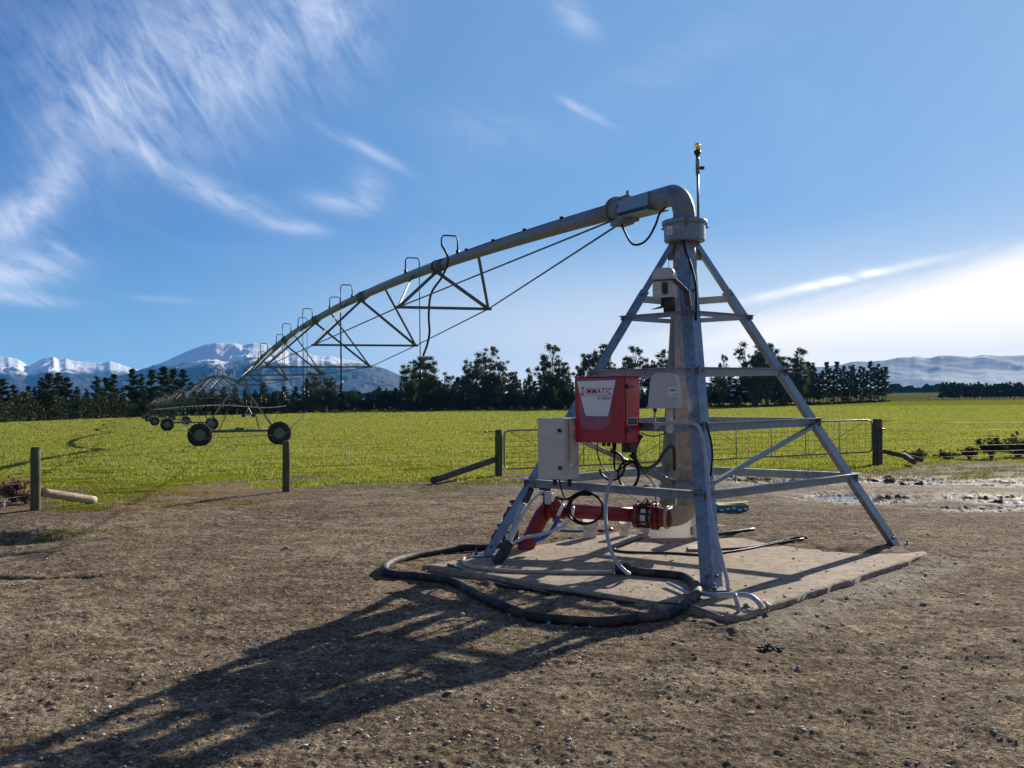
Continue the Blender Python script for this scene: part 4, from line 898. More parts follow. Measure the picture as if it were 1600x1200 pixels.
for k, (a, b, s_) in enumerate(((803, 797, .09), (782, 832, .08), (800, 846, .10))):
    c = P(a, b, 11.0+.1*k); mb = MB(); mb.cyl(c-Vector((s_*.7, 0, 0)), c+Vector((s_*.7, .05, 0)), s_*.42, 12).cyl(c, c+Vector((0, 0, s_*.9)), s_*.3, 10).box(c+Vector((0, 0, s_)), (s_*.9, s_*.7, s_*.4), .5, bev=.01)
    mb.tube([c+Vector((-s_*.6, 0, 0)), c+Vector((-s_*1.1, 0, -s_*.6)), Vector((c.x-s_*1.3, c.y, .0))], s_*.2, 8)
    tag(mb.build('valve_fitting', M['black']), ['black valve fitting level with the red flange behind the left leg', 'small black valve low on the ground behind the left leg', 'black fitting between the sleeve and the buried red bend'][k], 'fitting')
pt = []
for k in range(46):
    a = -1.2+k/45*4*math.pi; pt.append(P(915+27*math.cos(a)+2*math.sin(a*.5), 793+24*math.sin(a)+(k/45)*3, 10.2+.02*math.sin(3*a)))
hose('coiled_cable', 'black cable coil hung over the red pipe from the lower brace', 'cable', [P(868, 777, 10.3), P(885, 780, 10.25), P(900, 772, 10.2), P(912, 768, 10.15)]+pt[::3], .011, M['blackcable'], 4, 8)
hose('thin_brown_cable', 'thin cable dropping from the grey cabinet to the coil', 'cable', [P(874, 750, 10.1), P(878, 768, 10.2), P(884, 779, 10.25), P(893, 781, 10.25), P(905, 774, 10.2), P(914, 769, 10.15)], .008, M['blackcable'], 6, 8)
def loopc(cx, cy, rx, ry, Y, a0, turns, pre, post, lab, m_=M['blackcable'], r=.011):
    n = int(14*turns); pts = pre+[P(cx+rx*math.cos(a0+2*math.pi*k/14), cy+ry*math.sin(a0+2*math.pi*k/14), Y+.015*math.sin(k*.7)) for k in range(n)]+post
    hose('cable_loop', lab, 'cable', pts, r, m_, 5, 8, 'cables hanging in loops under the red panel')
loopc(956, 728, 20, 22, 9.98, -1.6, .85, [P(960, 690, 10.05), P(959, 700, 10.0)], [], 'silvery black cable making the left loop under the red panel', M['black'], .013)
loopc(982, 741, 16, 21, 9.95, -1.2, 1.3, [P(962, 692, 10.0), P(960, 715, 9.97), P(963, 735, 9.95)], [], 'round black cable loop hanging second from the left under the panel')
loopc(980, 738, 18, 27, 9.9, -1.3, .62, [P(990, 695, 10.0), P(988, 712, 9.95)], [], 'long black cable loop at the right corner of the panel', r=.014)
hose('hanging_cable', 'thin black cable dropping from the left underside of the panel', 'cable', [P(934, 690, 10.1), P(933, 705, 10.08), P(938, 722, 10.05), P(946, 735, 10.02), P(955, 742, 10.0)], .007, M['blackcable'], 6, 6)
hose('hanging_cable', 'black cable swinging from the panel to the riser in a wide U', 'cable', [P(1003, 680, 10.0), P(996, 692, 10.0), P(992, 710, 10.0), P(1000, 729, 10.05), P(1014, 731, 10.15), P(1028, 722, 10.3), P(1038, 706, 10.4), P(1048, 697, 10.5), P(1053, 704, 10.55), P(1054, 735, 10.58)], .018, M['black'], 7)
hose('thin_cable', 'thin black cable from the cable loops down to the flow meter', 'cable', [P(998, 731, 10.0), P(1012, 745, 10.2), P(1022, 760, 10.4), P(1025, 790, 10.6), P(1022, 802, 10.65)], .006, M['blackcable'], 6, 6)
hose('thin_cable', 'thin cable sagging below the brace under the grey rain hood', 'cable', [P(1002, 676, 9.8), P(1015, 681, 9.8), P(1030, 680, 9.75), P(1052, 672, 9.65)], .006, M['blackcable'], 6, 6)
hose('leg_cable', 'black cable following the right edge of the near leg', 'cable', [P(1103, 660, 9.45), P(1111, 690, 9.4), P(1113, 715, 9.3), P(1110, 745, 9.2)], .010, M['blackcable'], 6, 6)
# ================================================================ slab
def build_slab():
    n = 70; e1, e2 = SR-SF, SL-SF; vs = []; ed = []
    for i in range(n+1):
        for j in range(n+1):
            p = SF+e1*(i/n)+e2*(j/n); vs.append((p.x, p.y, 0))
    v = np.array(vs); edge = np.minimum.reduce([np.arange(n+1)[:, None]*np.ones(n+1), (n-np.arange(n+1))[:, None]*np.ones(n+1), np.ones((n+1, 1))*np.arange(n+1), np.ones((n+1, 1))*(n-np.arange(n+1))]).ravel()
    v[:, 2] = -.002+fbm(v[:, 0]*2, v[:, 1]*2, 3, 3)*.003-(edge == 0)*.006
    jit = (edge == 0); v[:, 0] += jit*fbm(v[:, 0]*4, v[:, 1]*4, 3, 8)*.03; v[:, 1] += jit*fbm(v[:, 1]*4, v[:, 0]*4, 3, 9)*.03
    i = (np.arange(n)[:, None]*(n+1)+np.arange(n)[None, :]).ravel(); f = np.stack([i, i+n+1, i+n+2, i+1], 1)
    border = [k for k in range(n+1)]+[k*(n+1)+n for k in range(1, n+1)]+[n*(n+1)+k for k in range(n-1, -1, -1)]+[k*(n+1) for k in range(n-1, 0, -1)]
    low = v[border].copy(); low[:, 2] = -.15; b0 = len(v); v = np.vstack([v, low]); m_ = len(border)
    f = np.vstack([f, [[border[k], border[(k+1) % m_], b0+(k+1) % m_, b0+k] for k in range(m_)]])
    m = bpy.data.materials.new('dirty_concrete'); m.use_nodes = True; nt = m.node_tree; q = N(nt); b = nt.nodes['Principled BSDF']
    tc = q.new('ShaderNodeTexCoord').outputs['Object']; n1 = q.noise(tc, 1.6, 6, .65, .4); n2 = q.noise(tc, 9, 6, .7); n3 = q.noise(tc, 70, 4, .7)
    c = q.mix(q.step(n1, .36, .64), (.36, .295, .215), (.47, .39, .30)); c = q.mix(q.m('MULTIPLY', q.step(n2, .44, .62), .85), c, (.22, .165, .115)); c = q.mix(q.m('MULTIPLY', q.step(n3, .56, .40), .45), c, (.20, .15, .11))
    sp = q.vor(tc, 26); c = q.mix(q.m('MULTIPLY', q.step(sp, .28, .14), q.step(n2, .5, .6)), c, (.07, .055, .045))
    nt.links.new(c, b.inputs['Base Color']); b.inputs['Roughness'].default_value = .9; b.inputs['Specular IOR Level'].default_value = .2
    bn = q.new('ShaderNodeBump'); bn.inputs['Strength'].default_value = .7; bn.inputs['Distance'].default_value = .01
    nt.links.new(q.m('ADD', n2, q.m('MULTIPLY', n3, .6)), bn.inputs['Height']); nt.links.new(bn.outputs[0], b.inputs['Normal'])
    o = np_mesh('concrete_slab', v, f, m); tag(o, 'low square concrete slab under the pivot tower, dusted with dirt', 'slab')
build_slab()

# ---------------------------------------------------------------- small things on the slab
def bucket(px0, px1, pyt, pyb, label):
    c = G((px0+px1)/2, pyb-2); w = (px1-px0)/F*c.y/2; ht = (pyb-pyt)/F*c.y; mb = MB(); c = Vector((c.x, c.y+w*.8, .0))
    lathe(mb, c, [(.001, .004), (w*.84, .004), (w*.86, .01), (w*.98, ht), (w*1.03, ht), (w*1.03, ht+.008), (w*.95, ht+.008), (w*.82, .014), (.001, .014)], 28)
    root = empty('bucket', c, label, 'bucket', 'white plastic buckets beneath the red pipe'); mb.build('pail', M['pail'], root)
    MB().tube(spline([c+Vector((-w*1.02, 0, ht*.93)), c+Vector((-w*.8, -w*.6, ht*.6)), c+Vector((0, -w*1.15, ht*.42)), c+Vector((w*.8, -w*.6, ht*.6)), c+Vector((w*1.02, 0, ht*.93))], 6), .0025, 6).build('handle', M['galv'], root)
bucket(911, 935, 813, 843, 'larger white bucket under the red pipe, left of the other')
bucket(967.5, 985, 815, 840.5, 'smaller white bucket under the red pipe, right of the other')
# white tubs behind the riser
tb = empty('feed_sack', G(1055, 842)+Vector((0, .2, 0)), 'creased white plastic sack lying behind the beige elbow', 'sack')
c = G(1052, 842)+Vector((0, .22, 0)); bm = bmesh.new(); bmesh.ops.create_cube(bm, size=1)
bmesh.ops.subdivide_edges(bm, edges=bm.edges[:], cuts=7, use_grid_fill=True); rs_ = []
for v in bm.verts:
    x, y, z = v.co; r_ = 1-.12*(abs(x)*2)**4; z2 = (z+.5); z2 = z2*(.17+.10*sstep(np.float64(x), -.1, .5))*(1-.3*(abs(y)*2)**3)
    nz_ = float(fbm(np.array([x*5]), np.array([y*5+z*4]), 3, 5)[0]); v.co = Vector((x*.50, y*.34*r_, z2+.0))+v.co.normalized()*nz_*.03
    v.co.z = max(v.co.z, .003)
bm.verts.index_update(); mb = MB(); mb.add([v.co+c for v in bm.verts], [[v.index for v in f.verts] for f in bm.faces], True); bm.free(); mb.build('sack_body', M['pail'], tb)
nk = MB(); p0 = G(1010, 840)+Vector((0, .1, .05)); nk.tube(spline([c+Vector((-.22, -.02, .08)), p0+Vector((.02, 0, .06)), p0+Vector((-.02, -.03, .02))], 5), [.06, .055, .05, .045, .04, .04, .045, .05, .055, .06, .062], 12); nk.build('sack_neck', M['pail'], tb)
dt = G(1091, 843)+Vector((0, .15, 0)); mb = MB(); mb.box(dt+Vector((0, 0, .205)), (.10, .22, .41), .1, bev=.025).cyl(dt+Vector((0, 0, .40)), dt+Vector((0, 0, .45)), .02, 12)
tag(mb.build('chemical_jug', M['white']), 'tall narrow white jug standing just left of the near leg', 'jug')
cc = G(1147, 793)+Vector((0, .2, 0)); z0 = smooth_z(cc.x, cc.y); cart = empty('cardboard_carton', (cc.x, cc.y, z0), 'flattened blue and yellow printed carton on the mud behind the slab', 'carton')
cw_ = 46/F*cc.y; MB().box((cc.x, cc.y, z0+.045), (cw_, .35, .085), .05, bev=.01).build('carton_body', M['bluebag'], cart)
MB().box((cc.x+.0, cc.y, z0+.095), (cw_*1.04, .36, .012), .05).bar((cc.x-.1, cc.y, z0+.10), (cc.x+cw_*.55, cc.y-.05, z0+.13), .2, .01).build('carton_flap', M['yellow'], cart)
for k in range(5): MB().box((cc.x-cw_*.4+cw_*.2*k, cc.y-.182, z0+.03+.012*(k % 3)), (.05, .004, .03), .05).build('carton_print', M['labelw'], cart)
bw = P(963, 838, 11.4)
hose('blue_fitting_pipe', 'thin dark blue pipe lying behind the buckets', 'pipe', [Vector((*G(876, 833).xy, .03)), Vector((*G(900, 834).xy, .03)), Vector((*G(930, 833).xy, .03)), Vector((*G(958, 832).xy, .03))], .016, M['bluebag'])
hose('red_fitting', 'small red coupling on the ground between the two buckets', 'coupling', [Vector((*G(938, 834).xy, .03)), Vector((*G(956, 832).xy, .04))], .022, M['redpaint'])
bd = G(1086, 858); tag(MB().box((bd.x, bd.y, .015), (.14, .30, .02), -.2).build('wooden_offcut', M['paletimber']), 'small pale board lying on the slab in front of the white sack', 'board')

# ---------------------------------------------------------------- stones
def rock_mesh(seed, sx, sy, sz, sub=3):
    bm = bmesh.new(); bmesh.ops.create_icosphere(bm, subdivisions=sub, radius=1); rr = random.Random(seed); o = [rr.uniform(0, 50) for _ in range(3)]
    cuts = [(Vector((rr.gauss(0, 1), rr.gauss(0, 1), rr.gauss(0, 1))).normalized(), rr.uniform(.6, .9)) for _ in range(8)]
    for v in bm.verts:
        p = v.co.copy()
        for n_, d_ in cuts:
            e = p.dot(n_)-d_
            if e > 0: p -= n_*e*.85
        k = 1+.10*float(fbm(np.array([p.x*1.5+o[0]]), np.array([p.y*1.5+p.z+o[1]]), 3, seed)[0]); v.co = Vector((p.x*sx*k, p.y*sy*k, p.z*sz*k))
    me = bpy.data.meshes.new('stone'); bm.to_mesh(me); bm.free(); me.polygons.foreach_set('use_smooth', [True]*len(me.polygons)); return me
M['stone'] = mat('river_stone', (.33, .31, .285), .8, 0, .25, 7, .4, 40, (.20, .16, .12), .5, 9)
stone_protos = [rock_mesh(k, 1, rnd.uniform(.6, .85), rnd.uniform(.4, .6)) for k in range(8)]
for me in stone_protos: me.materials.append(M['stone'])
def put_stone(px, py, w, label=None, name='stone', mt=None, grp='loose stones on the dirt'):
    p = G(px, py, -.045); on = slab_in(np.array([p.x]), np.array([p.y]))[0] > 0; r = w/F*p.y/2; z = 0 if on else smooth_z(p.x, p.y)
    k = rnd.randrange(8); o = bpy.data.objects.new(name, stone_protos[k] if not mt else stone_protos[k].copy()); link(o); o.location = (p.x, p.y, z+r*.22)
    if mt: o.data.materials.clear(); o.data.materials.append(mt)
    o.scale = (r, r, r); o.rotation_euler = (rnd.uniform(-.2, .2), rnd.uniform(-.2, .2), rnd.uniform(0, 6.28)); return tag(o, label, 'stone', grp)
for a, b, w, l in ((761, 942, 20, 'pale rounded stone touching the outside of the thick hose loop'), (791, 869, 11, 'left one of the two stones beside the black sleeve'), (804, 869, 15, 'right one of the two stones beside the black sleeve'),
                   (447, 858, 11, 'pale stone on its own in the dirt at middle left'), (712, 858, 16, 'stone leaning on the back of the thick hose near the slab'), (1167, 957, 13, 'grey stone between the pipe stub and the slab corner'),
                   (722, 960, 12, 'stone lying below the hose loop, left of the round pale one'), (1009, 967, 12, 'pale stone touching the front of the hose loop at its right'), (857, 975, 11, 'pale stone just below the hose loop near its lowest bend'),
                   (398, 1100, 15, 'larger stone inside the tower shadow at bottom left'), (296, 1115, 15, 'flat stone inside the lower tower shadow'), (396, 1122, 22, 'widest flat pale stone in the shadow at lower left'),
                   (1294, 981, 10, 'small pale stone right of the dark dung pile'), (1247, 1048, 12, 'stone below the dung pile in the open dirt'), (1173, 1118, 16, 'largest stone in the lower right dirt'),
                   (1503, 932, 13, 'pale flat stone at the right side, upper one of a group of three'), (1528, 946, 10, 'rightmost of the three pale stones at the right side'), (1443, 947, 12, 'stone left of the group at the right side'),
                   (700, 1091, 14, 'stone just below the lower edge of the tower shadow'), (375, 1019, 11, 'stone on the upper edge of the tower shadow'), (1414, 1045, 12, 'grey stone in the dirt at lower right'),
                   (637, 958, 14, 'pale stone in the shadow stripes left of the hose'), (240, 1020, 9, 'small stone above the tower shadow at left'), (1057, 1076, 10, 'small dark stone in the bottom middle dirt'),
                   (655, 1003, 9, 'small pale stone inside the widest shadow stripe'), (33, 856, 7, 'small white stone near the ditch at far left'), (1240, 880, 6, 'small stone on the dirt in front of the slab edge')):
    put_stone(a, b, w, l)
M['dung'] = mat('dark_dung', (.035, .032, .028), .7, 0, .3, 20, .5, 80)
dg_ = G(1203, 1016, -.045); dgr = random.Random(3); mb = MB()
for k in range(90):
    a = dgr.uniform(0, 6.28); r_ = dgr.random()**.6*.085; h_ = max(0, .035*(1-r_/.085)); p = Vector((dg_.x+r_*math.cos(a), dg_.y+r_*.8*math.sin(a), smooth_z(dg_.x, dg_.y)+h_+dgr.uniform(0, .01)))
    bm = bmesh.new(); bmesh.ops.create_icosphere(bm, subdivisions=1, radius=dgr.uniform(.007, .012)); bm.verts.index_update(); mb.add([v.co+p for v in bm.verts], [[v.index for v in f.verts] for f in bm.faces], True); bm.free()
tag(mb.build('dung_pile', M['dung']), 'small dark heap of droppings on the dirt at lower right', 'dung pile')
def scatter_blobs(name, n, region, smin, smax, m_, seed, flat=.55, power=1.0):
    """many tiny low-poly pebbles in one mesh"""
    rg = np.random.default_rng(seed); bm = bmesh.new(); bmesh.ops.create_icosphere(bm, subdivisions=1, radius=1); V = np.array([v.co[:] for v in bm.verts]); Fc_ = np.array([[v.index for v in f.verts] for f in bm.faces]); bm.free()
    az = rg.uniform(R(-30), R(30), n*2); r_ = np.exp(rg.uniform(math.log(region[0]), math.log(region[1]), n*2)); x = r_*np.sin(az); y = r_*np.cos(az)
    keep = ((slab_in(x, y) < .02)|(rg.random(n*2) < .35))&(field_mask(x, y) < .5)&(fbm(x*.9, y*.9, 3, seed) > rg.uniform(-.7, .5, n*2)); x = x[keep][:n]; y = y[keep][:n]; n = len(x)
    s = smin+(smax-smin)*rg.random(n)**3*power; z = np.where(slab_in(x, y) > .0, np.maximum(near_z(x, y), 0), near_z(x, y))
    Vn = V[None]*(1+rg.uniform(-.25, .25, (n, len(V), 1)))*np.stack([s*rg.uniform(.8, 1.4, n), s*rg.uniform(.7, 1.1, n), s*flat], 1)[:, None, :]
    a = rg.uniform(0, 6.28, n); ca, sa = np.cos(a)[:, None], np.sin(a)[:, None]; X = Vn[..., 0]*ca-Vn[..., 1]*sa; Y = Vn[..., 0]*sa+Vn[..., 1]*ca
    VV = np.stack([X+x[:, None], Y+y[:, None], Vn[..., 2]+z[:, None]+(s*.15)[:, None]], 2).reshape(-1, 3)
    FF = (Fc_[None]+(np.arange(n)*len(V))[:, None, None]).reshape(-1, 3); o = np_mesh(name, VV, FF, m_, True); return o
M['grit'] = mat('pale_grit', (.48, .43, .36), .85, 0, .3, 3)
M['clod'] = mat('dark_clod', (.15, .115, .08), .95, 0, .3, 5, .4, 60)
tag(scatter_blobs('gravel', 6500, (3.6, 18), .002, .016, M['grit'], 5), 'scattered pale pebbles in the dirt yard', 'gravel', kind='stuff')
tag(scatter_blobs('soil_clods', 7000, (3.6, 20), .002, .010, M['clod'], 6, .6), 'dark crumbs and clods of soil across the yard', 'soil clods', kind='stuff')

# ---------------------------------------------------------------- fence and gate
def post(px, pyb, pyt, wpx, label, m_=None, z=None, lean=0.0, extra=None):
    b = G(px, pyb, -.045); zb_ = smooth_z(b.x, b.y); t = P(px, pyt, b.y); r = wpx/F*b.y/2
    root = empty('fence_post', (b.x, b.y, zb_), label, 'fence post', 'wooden fence posts around the yard')
    pts = [Vector((b.x, b.y, zb_-.1))]+[Vector((b.x+(t.x-b.x)*k/6+lean*k/6, b.y, zb_+(t.z-zb_)*k/6)) for k in range(7)]
    rr = [r*(1.04-.05*k/7+rnd.uniform(-.02, .02)) for k in range(7)]+[r*.93]; pts.append(pts[-1]+Vector((0, 0, .012))); rr.append(r*.80)
    MB().tube(pts[:8]+[pts[-1]], rr, 16).build('timber', m_ or M['wood'], root); return root, b, t, zb_, r
p1_, b1, t1, z1, r1 = post(55.5, 797, 700, 15, 'thick mossy fence post at the far left with a pale log behind it')
st_ = MB()
for zz in (.25, .45, .62, .8): st_.tube([Vector((b1.x-r1*1.03, b1.y-.02, z1+zz)), Vector((b1.x, b1.y-r1*1.04, z1+zz+.01)), Vector((b1.x+r1*1.03, b1.y-.02, z1+zz))], .003, 5)
st_.build('wire_tie', M['wire'], p1_)
p2_, b2, t2, z2, r2 = post(447.5, 769, 690, 12, 'lone plain fence post below the irrigator wheels')
p3_, b3_, t3, z3, r3 = post(779.5, 742, 672, 12, 'left gate post with a dark stay leaning on its left side')
p4_, b4_, t4, z4, r4 = post(1371, 722, 655, 15, 'weathered dark gate post at the right end of the gate', M['oldtimber'])
hd_ = MB(); hd_.cyl(t4+Vector((.02, -r4, -.22)), t4+Vector((.12, -r4, -.24)), .02, 8); hd_.build('gate_latch', M['redpaint'], p4_)
def log(name, pts, r, m_, label, cat): p = spline(pts, 5); return tag(MB().tube(p, [r*(1+rnd.uniform(-.04, .04)) for _ in p], 14).build(name, m_), label, cat)
a = P(65, 769, b1.y+.1); b = G(148, 782, -.0); log('timber_log', [a, a.lerp(b, .5), b], .068, M['paletimber'], 'pale peeled log leaning down to the ground right of the far left post', 'log')
a = P(774, 718, b3_.y); b = G(676, 751, .0); log('post_stay', [a+Vector((0, 0, .0)), a.lerp(b, .5), b], .065, M['oldtimber'], 'dark timber stay leaning against the left gate post', 'post stay')
a = P(1380, 705, b4_.y+.1); b = G(1442, 719, .02); log('post_stay', [a, a.lerp(b, .5), b], .055, M['oldtimber'], 'broken dark timber stay right of the right gate post', 'post stay')
a = P(1412, 711, b4_.y-.2); b = G(1428, 722, .02); log('timber_chunk', [a, b], .065, M['oldtimber'], 'dark lump of old timber on the right post stay', 'timber')
# two gates meeting behind the tower
def gate(pa_, pb, za0, za1, zb0, zb1, label, nst):
    root = empty('farm_gate', pa_, label, 'gate', 'tubular farm gates behind the tower'); d = (pb-pa_); r_ = .019
    A0_, A1 = pa_+Vector((0, 0, za0)), pa_+Vector((0, 0, za1)); B0_, B1 = pb+Vector((0, 0, zb0)), pb+Vector((0, 0, zb1)); e = d.normalized()*.10
    loop = [A0_+e, A0_+e*.3+Vector((0, 0, .03)), A0_+Vector((0, 0, .10)), A1-Vector((0, 0, .10)), A1+e*.3-Vector((0, 0, .03)), A1+e, B1-e, B1-e*.3-Vector((0, 0, .03)), B1-Vector((0, 0, .10)), B0_+Vector((0, 0, .10)), B0_-e*.3+Vector((0, 0, .03)), B0_-e]
    MB().tube(loop, r_, 10, closed=True).build('tube_frame', M['galv'], root)
    for k in range(1, nst):
        f = k/nst; MB().tube([A0_.lerp(B0_, f), A1.lerp(B1, f)], .011, 8).build('upright', M['galv'], root)
    w = MB()
    for k in range(1, 7):
        f = k/7; w.tube([A0_.lerp(A1, f), B0_.lerp(B1, f)], .0035, 5)
    for k in range(1, 26): f = k/26; w.tube([A0_.lerp(B0_, f), A1.lerp(B1, f)], .003, 5)
    w.tube([A1.lerp(B1, .02), A0_.lerp(B0_, .35)], .006, 5).tube([A0_.lerp(B0_, .62), A1.lerp(B1, .97)], .006, 5)
    w.build('wire_mesh', M['wire'], root)
ga = Vector((b3_.x+.12, b3_.y, 0)); gb_ = Vector((b4_.x-.12, b4_.y, 0)); gm = ga.lerp(gb_, .5)
za = P(787, 733, ga.y).z, P(787, 673, ga.y).z; zb2 = P(1362, 706, gb_.y).z, P(1362, 656, gb_.y).z; zm = ((za[0]+zb2[0])/2, (za[1]+zb2[1])/2)
gate(ga, gm-(gb_-ga).normalized()*.05, za[0], za[1], zm[0], zm[1], 'galvanised mesh gate hung on the left gate post, mostly behind the cabinets', 5)
gate(gm+(gb_-ga).normalized()*.05, gb_, zm[0], zm[1], zb2[0], zb2[1], 'galvanised mesh gate closing against the right gate post', 5)
MB().tube([t3+Vector((-r3, 0, -.03)), t3+Vector((-.28, -.05, -.03))], .012, 8).tube([t3+Vector((-.28, -.05, -.05)), t3+Vector((-.28, -.05, -.01))], .03, 8).build('gate_hook', M['bolt'], p3_)
MB().tube([t4+Vector((r4, 0, -.05)), t4+Vector((.32, 0, -.04))], .012, 8).build('gate_hook', M['wire'], p4_)
# wire fences
def wires(pts, hs, label, m_=M['wire'], r=.0035, zfun=smooth_z):
    root = empty('wire_fence', pts[0], label, 'wire fence')
    for h in hs: MB().tube([Vector((p.x, p.y, zfun(p.x, p.y)+h)) for p in pts], r, 5).build('fence_wire', m_, root)
    return root
wires([b2, b3_], (.25, .42, .6, .78), 'slack wires strung between the lone post and the left gate post', r=.0025)
wires([b1, b2], (.25, .45, .62, .8), 'thin wires strung from the far left post to the lone post', r=.0025)
wires([G(-80, 812), b1], (.25, .45, .62, .8), 'thin wires leaving the far left post towards the frame edge', r=.0025)
rf = wires([b4_, G(1480, 716), G(1620, 708), G(1750, 700)], (.16, .27, .42, .60, .80, .98), 'bright tape wires running from the right gate post to the frame edge', M['wirew'], .0045)
hm = MB(); ra, rb3 = G(1480, 640+70), G(1640, 706); 
def standard(px, pyb, pyt, label, m_):
    b = G(px, pyb, -.2); b.z = smooth_z(b.x, b.y); t = P(px, pyt, b.y); root = empty('fence_standard', b, label, 'fence standard')
    MB().tube([b-Vector((0, 0, .1)), Vector((b.x, b.y, t.z))], .008, 6).tube([Vector((b.x, b.y, t.z-.03)), Vector((b.x+.03, b.y, t.z+.01)), Vector((b.x, b.y, t.z+.05))], .006, 6).build('rod', m_, root)
    for k in range(3): MB().box((b.x, b.y-.01, b.z+(t.z-b.z)*(.35+.25*k)), (.04, .02, .02)).build('clip', m_, root)
standard(545.5, 747, 698, 'thin white tread-in fence standard in the grass edge', M['wirew'])
standard(6, 806, 786, 'short white fence standard at the left frame edge', M['wirew'])
standard(14, 762, 742, 'thin grey standard in the weeds at far left', M['wire'])
# ================================================================ vegetation
def leaf_quads(rg, cen, rad, n, size, flat=1.0, shell=.55):
    """n small two-sided leaf sprays inside ellipsoid clumps"""
    k = len(cen); idx = rg.integers(0, k, n) if np.isscalar(rad) else rg.choice(k, n, p=np.asarray(rad)**2/np.sum(np.asarray(rad)**2))
    d = rg.normal(size=(n, 3)); d /= np.linalg.norm(d, axis=1)[:, None]; rr = np.minimum(np.abs(rg.normal(0, .68, n)), 1.5)
    R_ = np.broadcast_to(np.asarray(rad, float), (k,))[idx]; p = cen[idx]+d*(rr*R_)[:, None]*np.array([1, 1, flat])
    u = rg.normal(size=(n, 3)); u /= np.linalg.norm(u, axis=1)[:, None]; v = np.cross(u, rg.normal(size=(n, 3))); v /= np.linalg.norm(v, axis=1)[:, None]
    s = size*rg.uniform(.5, 1.3, n)[:, None]; a = p-u*s*.5-v*s*.33; b = p+u*s*.5-v*s*.33; c = p+u*s*.42+v*s*.33; e = p-u*s*.42+v*s*.33
    return np.stack([a, b, c, e], 1).reshape(-1, 3), np.arange(n*4).reshape(n, 4)
def make_tree(kind, seed):
    rg = np.random.default_rng(seed); rr = random.Random(seed); root = empty(kind+'_tree', (0, 0, 0)); tr = MB()
    if kind == 'gum':
        H = 18.0; cen, rad = [], []; lean = rr.uniform(-.6, .6); nst = rr.choice([2, 2, 3]); stems = []
        for s in range(nst):
            ox = (s-(nst-1)/2)*rr.uniform(2.0, 3.2); hh = H*(1 if s == rr.randrange(nst) or nst == 1 else rr.uniform(.72, .92))
            pts = [Vector((ox*.2, rr.uniform(-.4, .4), -.5)), Vector((ox*.5, 0, hh*.3)), Vector((ox+lean*.5, rr.uniform(-.5, .5), hh*.6)), Vector((ox+lean, 0, hh*.95))]; p = spline(pts, 5)
            tr.tube(p, [max(.05, .34*(1-k/len(p))) for k in range(len(p))], 7); stems.append((p, hh))
            for k in range(rr.randint(34, 42)):
                f = rr.uniform(.22, 1); z = hh*f; q_ = p[min(len(p)-1, int(f*(len(p)-1)*.95))]
                wmax = 4.5*(math.sin(math.pi*min(1, (1-f)*1.2+.10))**.5)*(1.0 if nst == 1 else .8); a = rr.uniform(0, 6.28); w = wmax*rr.uniform(.35, 1)
                c = Vector((q_.x+w*math.cos(a), q_.y+w*math.sin(a), z+rr.uniform(-.4, .4))); r_ = rr.uniform(.6, 1.5)*(1.15-.4*f)
                cen.append(c[:]); rad.append(r_); st_ = p[max(0, min(len(p)-1, int((f-.14)*(len(p)-1))))]; tr.tube([st_, st_.lerp(c, .6)+Vector((0, 0, -.2)), c], [.10, .06, .02], 5, cap=False)
        v, f = leaf_quads(rg, np.array(cen), np.array(rad), 26000, .30, .72)
        mt = M['gum']
    elif kind == 'pine':
        H = 11.0; cen, rad = [], []; p = [Vector((0, 0, -.4)), Vector((rr.uniform(-.2, .2), 0, H*.5)), Vector((rr.uniform(-.3, .3), 0, H*.97))]; tr.tube(spline(p, 4), [.26-.027*k for k in range(9)], 7)
        for k in range(64):
            f = rr.uniform(.05, 1.0)**.85; a = rr.uniform(0, 6.28); L = (2.9*(1-f)**.75+.25)*rr.uniform(.45, 1.12)
            for t in (.45, .75, 1):
                cen.append((L*t*math.cos(a), L*t*math.sin(a), H*f+.25*t*L-.1)); rad.append(.62*(1.15-.5*f)*rr.uniform(.6, 1.1))
            tr.tube([Vector((0, 0, H*f-.2)), Vector((L*math.cos(a), L*math.sin(a), H*f+.2*L))], [.05, .012], 4, cap=False)
        v, f = leaf_quads(rg, np.array(cen), np.array(rad), 14000, .25, .55); mt = M['pine']
    else:   # slim fir with a bare lower trunk
        H = 15.0; cen, rad = [], []; tr.tube([Vector((0, 0, -.5)), Vector((0, 0, H*.6)), Vector((0, 0, H*.99))], [.20, .12, .03], 6)
        base_ = rr.uniform(.08, .22)
        for k in range(62):
            f = base_+(1-base_)*rr.random(); a = rr.uniform(0, 6.28); L = (2.3*((1-f)/(1-base_))**.7+.15)*rr.uniform(.5, 1.15)
            for t in (.4, .8): cen.append((L*t*math.cos(a), L*t*math.sin(a), H*f-.12*t*L)); rad.append(.52*rr.uniform(.6, 1.1))
            if f < .7: tr.tube([Vector((0, 0, H*f)), Vector((L*math.cos(a), L*math.sin(a), H*f-.15*L))], [.035, .01], 4, cap=False)
        for k in range(10):   # dead stubs on the bare trunk
            f = rr.uniform(.06, base_); a = rr.uniform(0, 6.28); tr.tube([Vector((0, 0, H*f)), Vector((.9*math.cos(a), .9*math.sin(a), H*f-.1))], [.03, .01], 4, cap=False)
        v, f = leaf_quads(rg, np.array(cen), np.array(rad), 10000, .26, .5); mt = M['pine']
    tr.build('trunk', M['bark'], root); np_mesh('crown', v, f, mt, False, root); return root, H
TREES = {k: [make_tree(k, s) for s in ss] for k, ss in (('gum', (1, 2, 3, 4, 5)), ('pine', (11, 12, 13, 14)), ('fir', (21, 22, 23, 24)))}
CH_ = {}
for L in TREES.values():
    for r_, _ in L:
        CH_[r_.name] = kids(r_)
        for c in CH_[r_.name]: CH_[c.name] = []
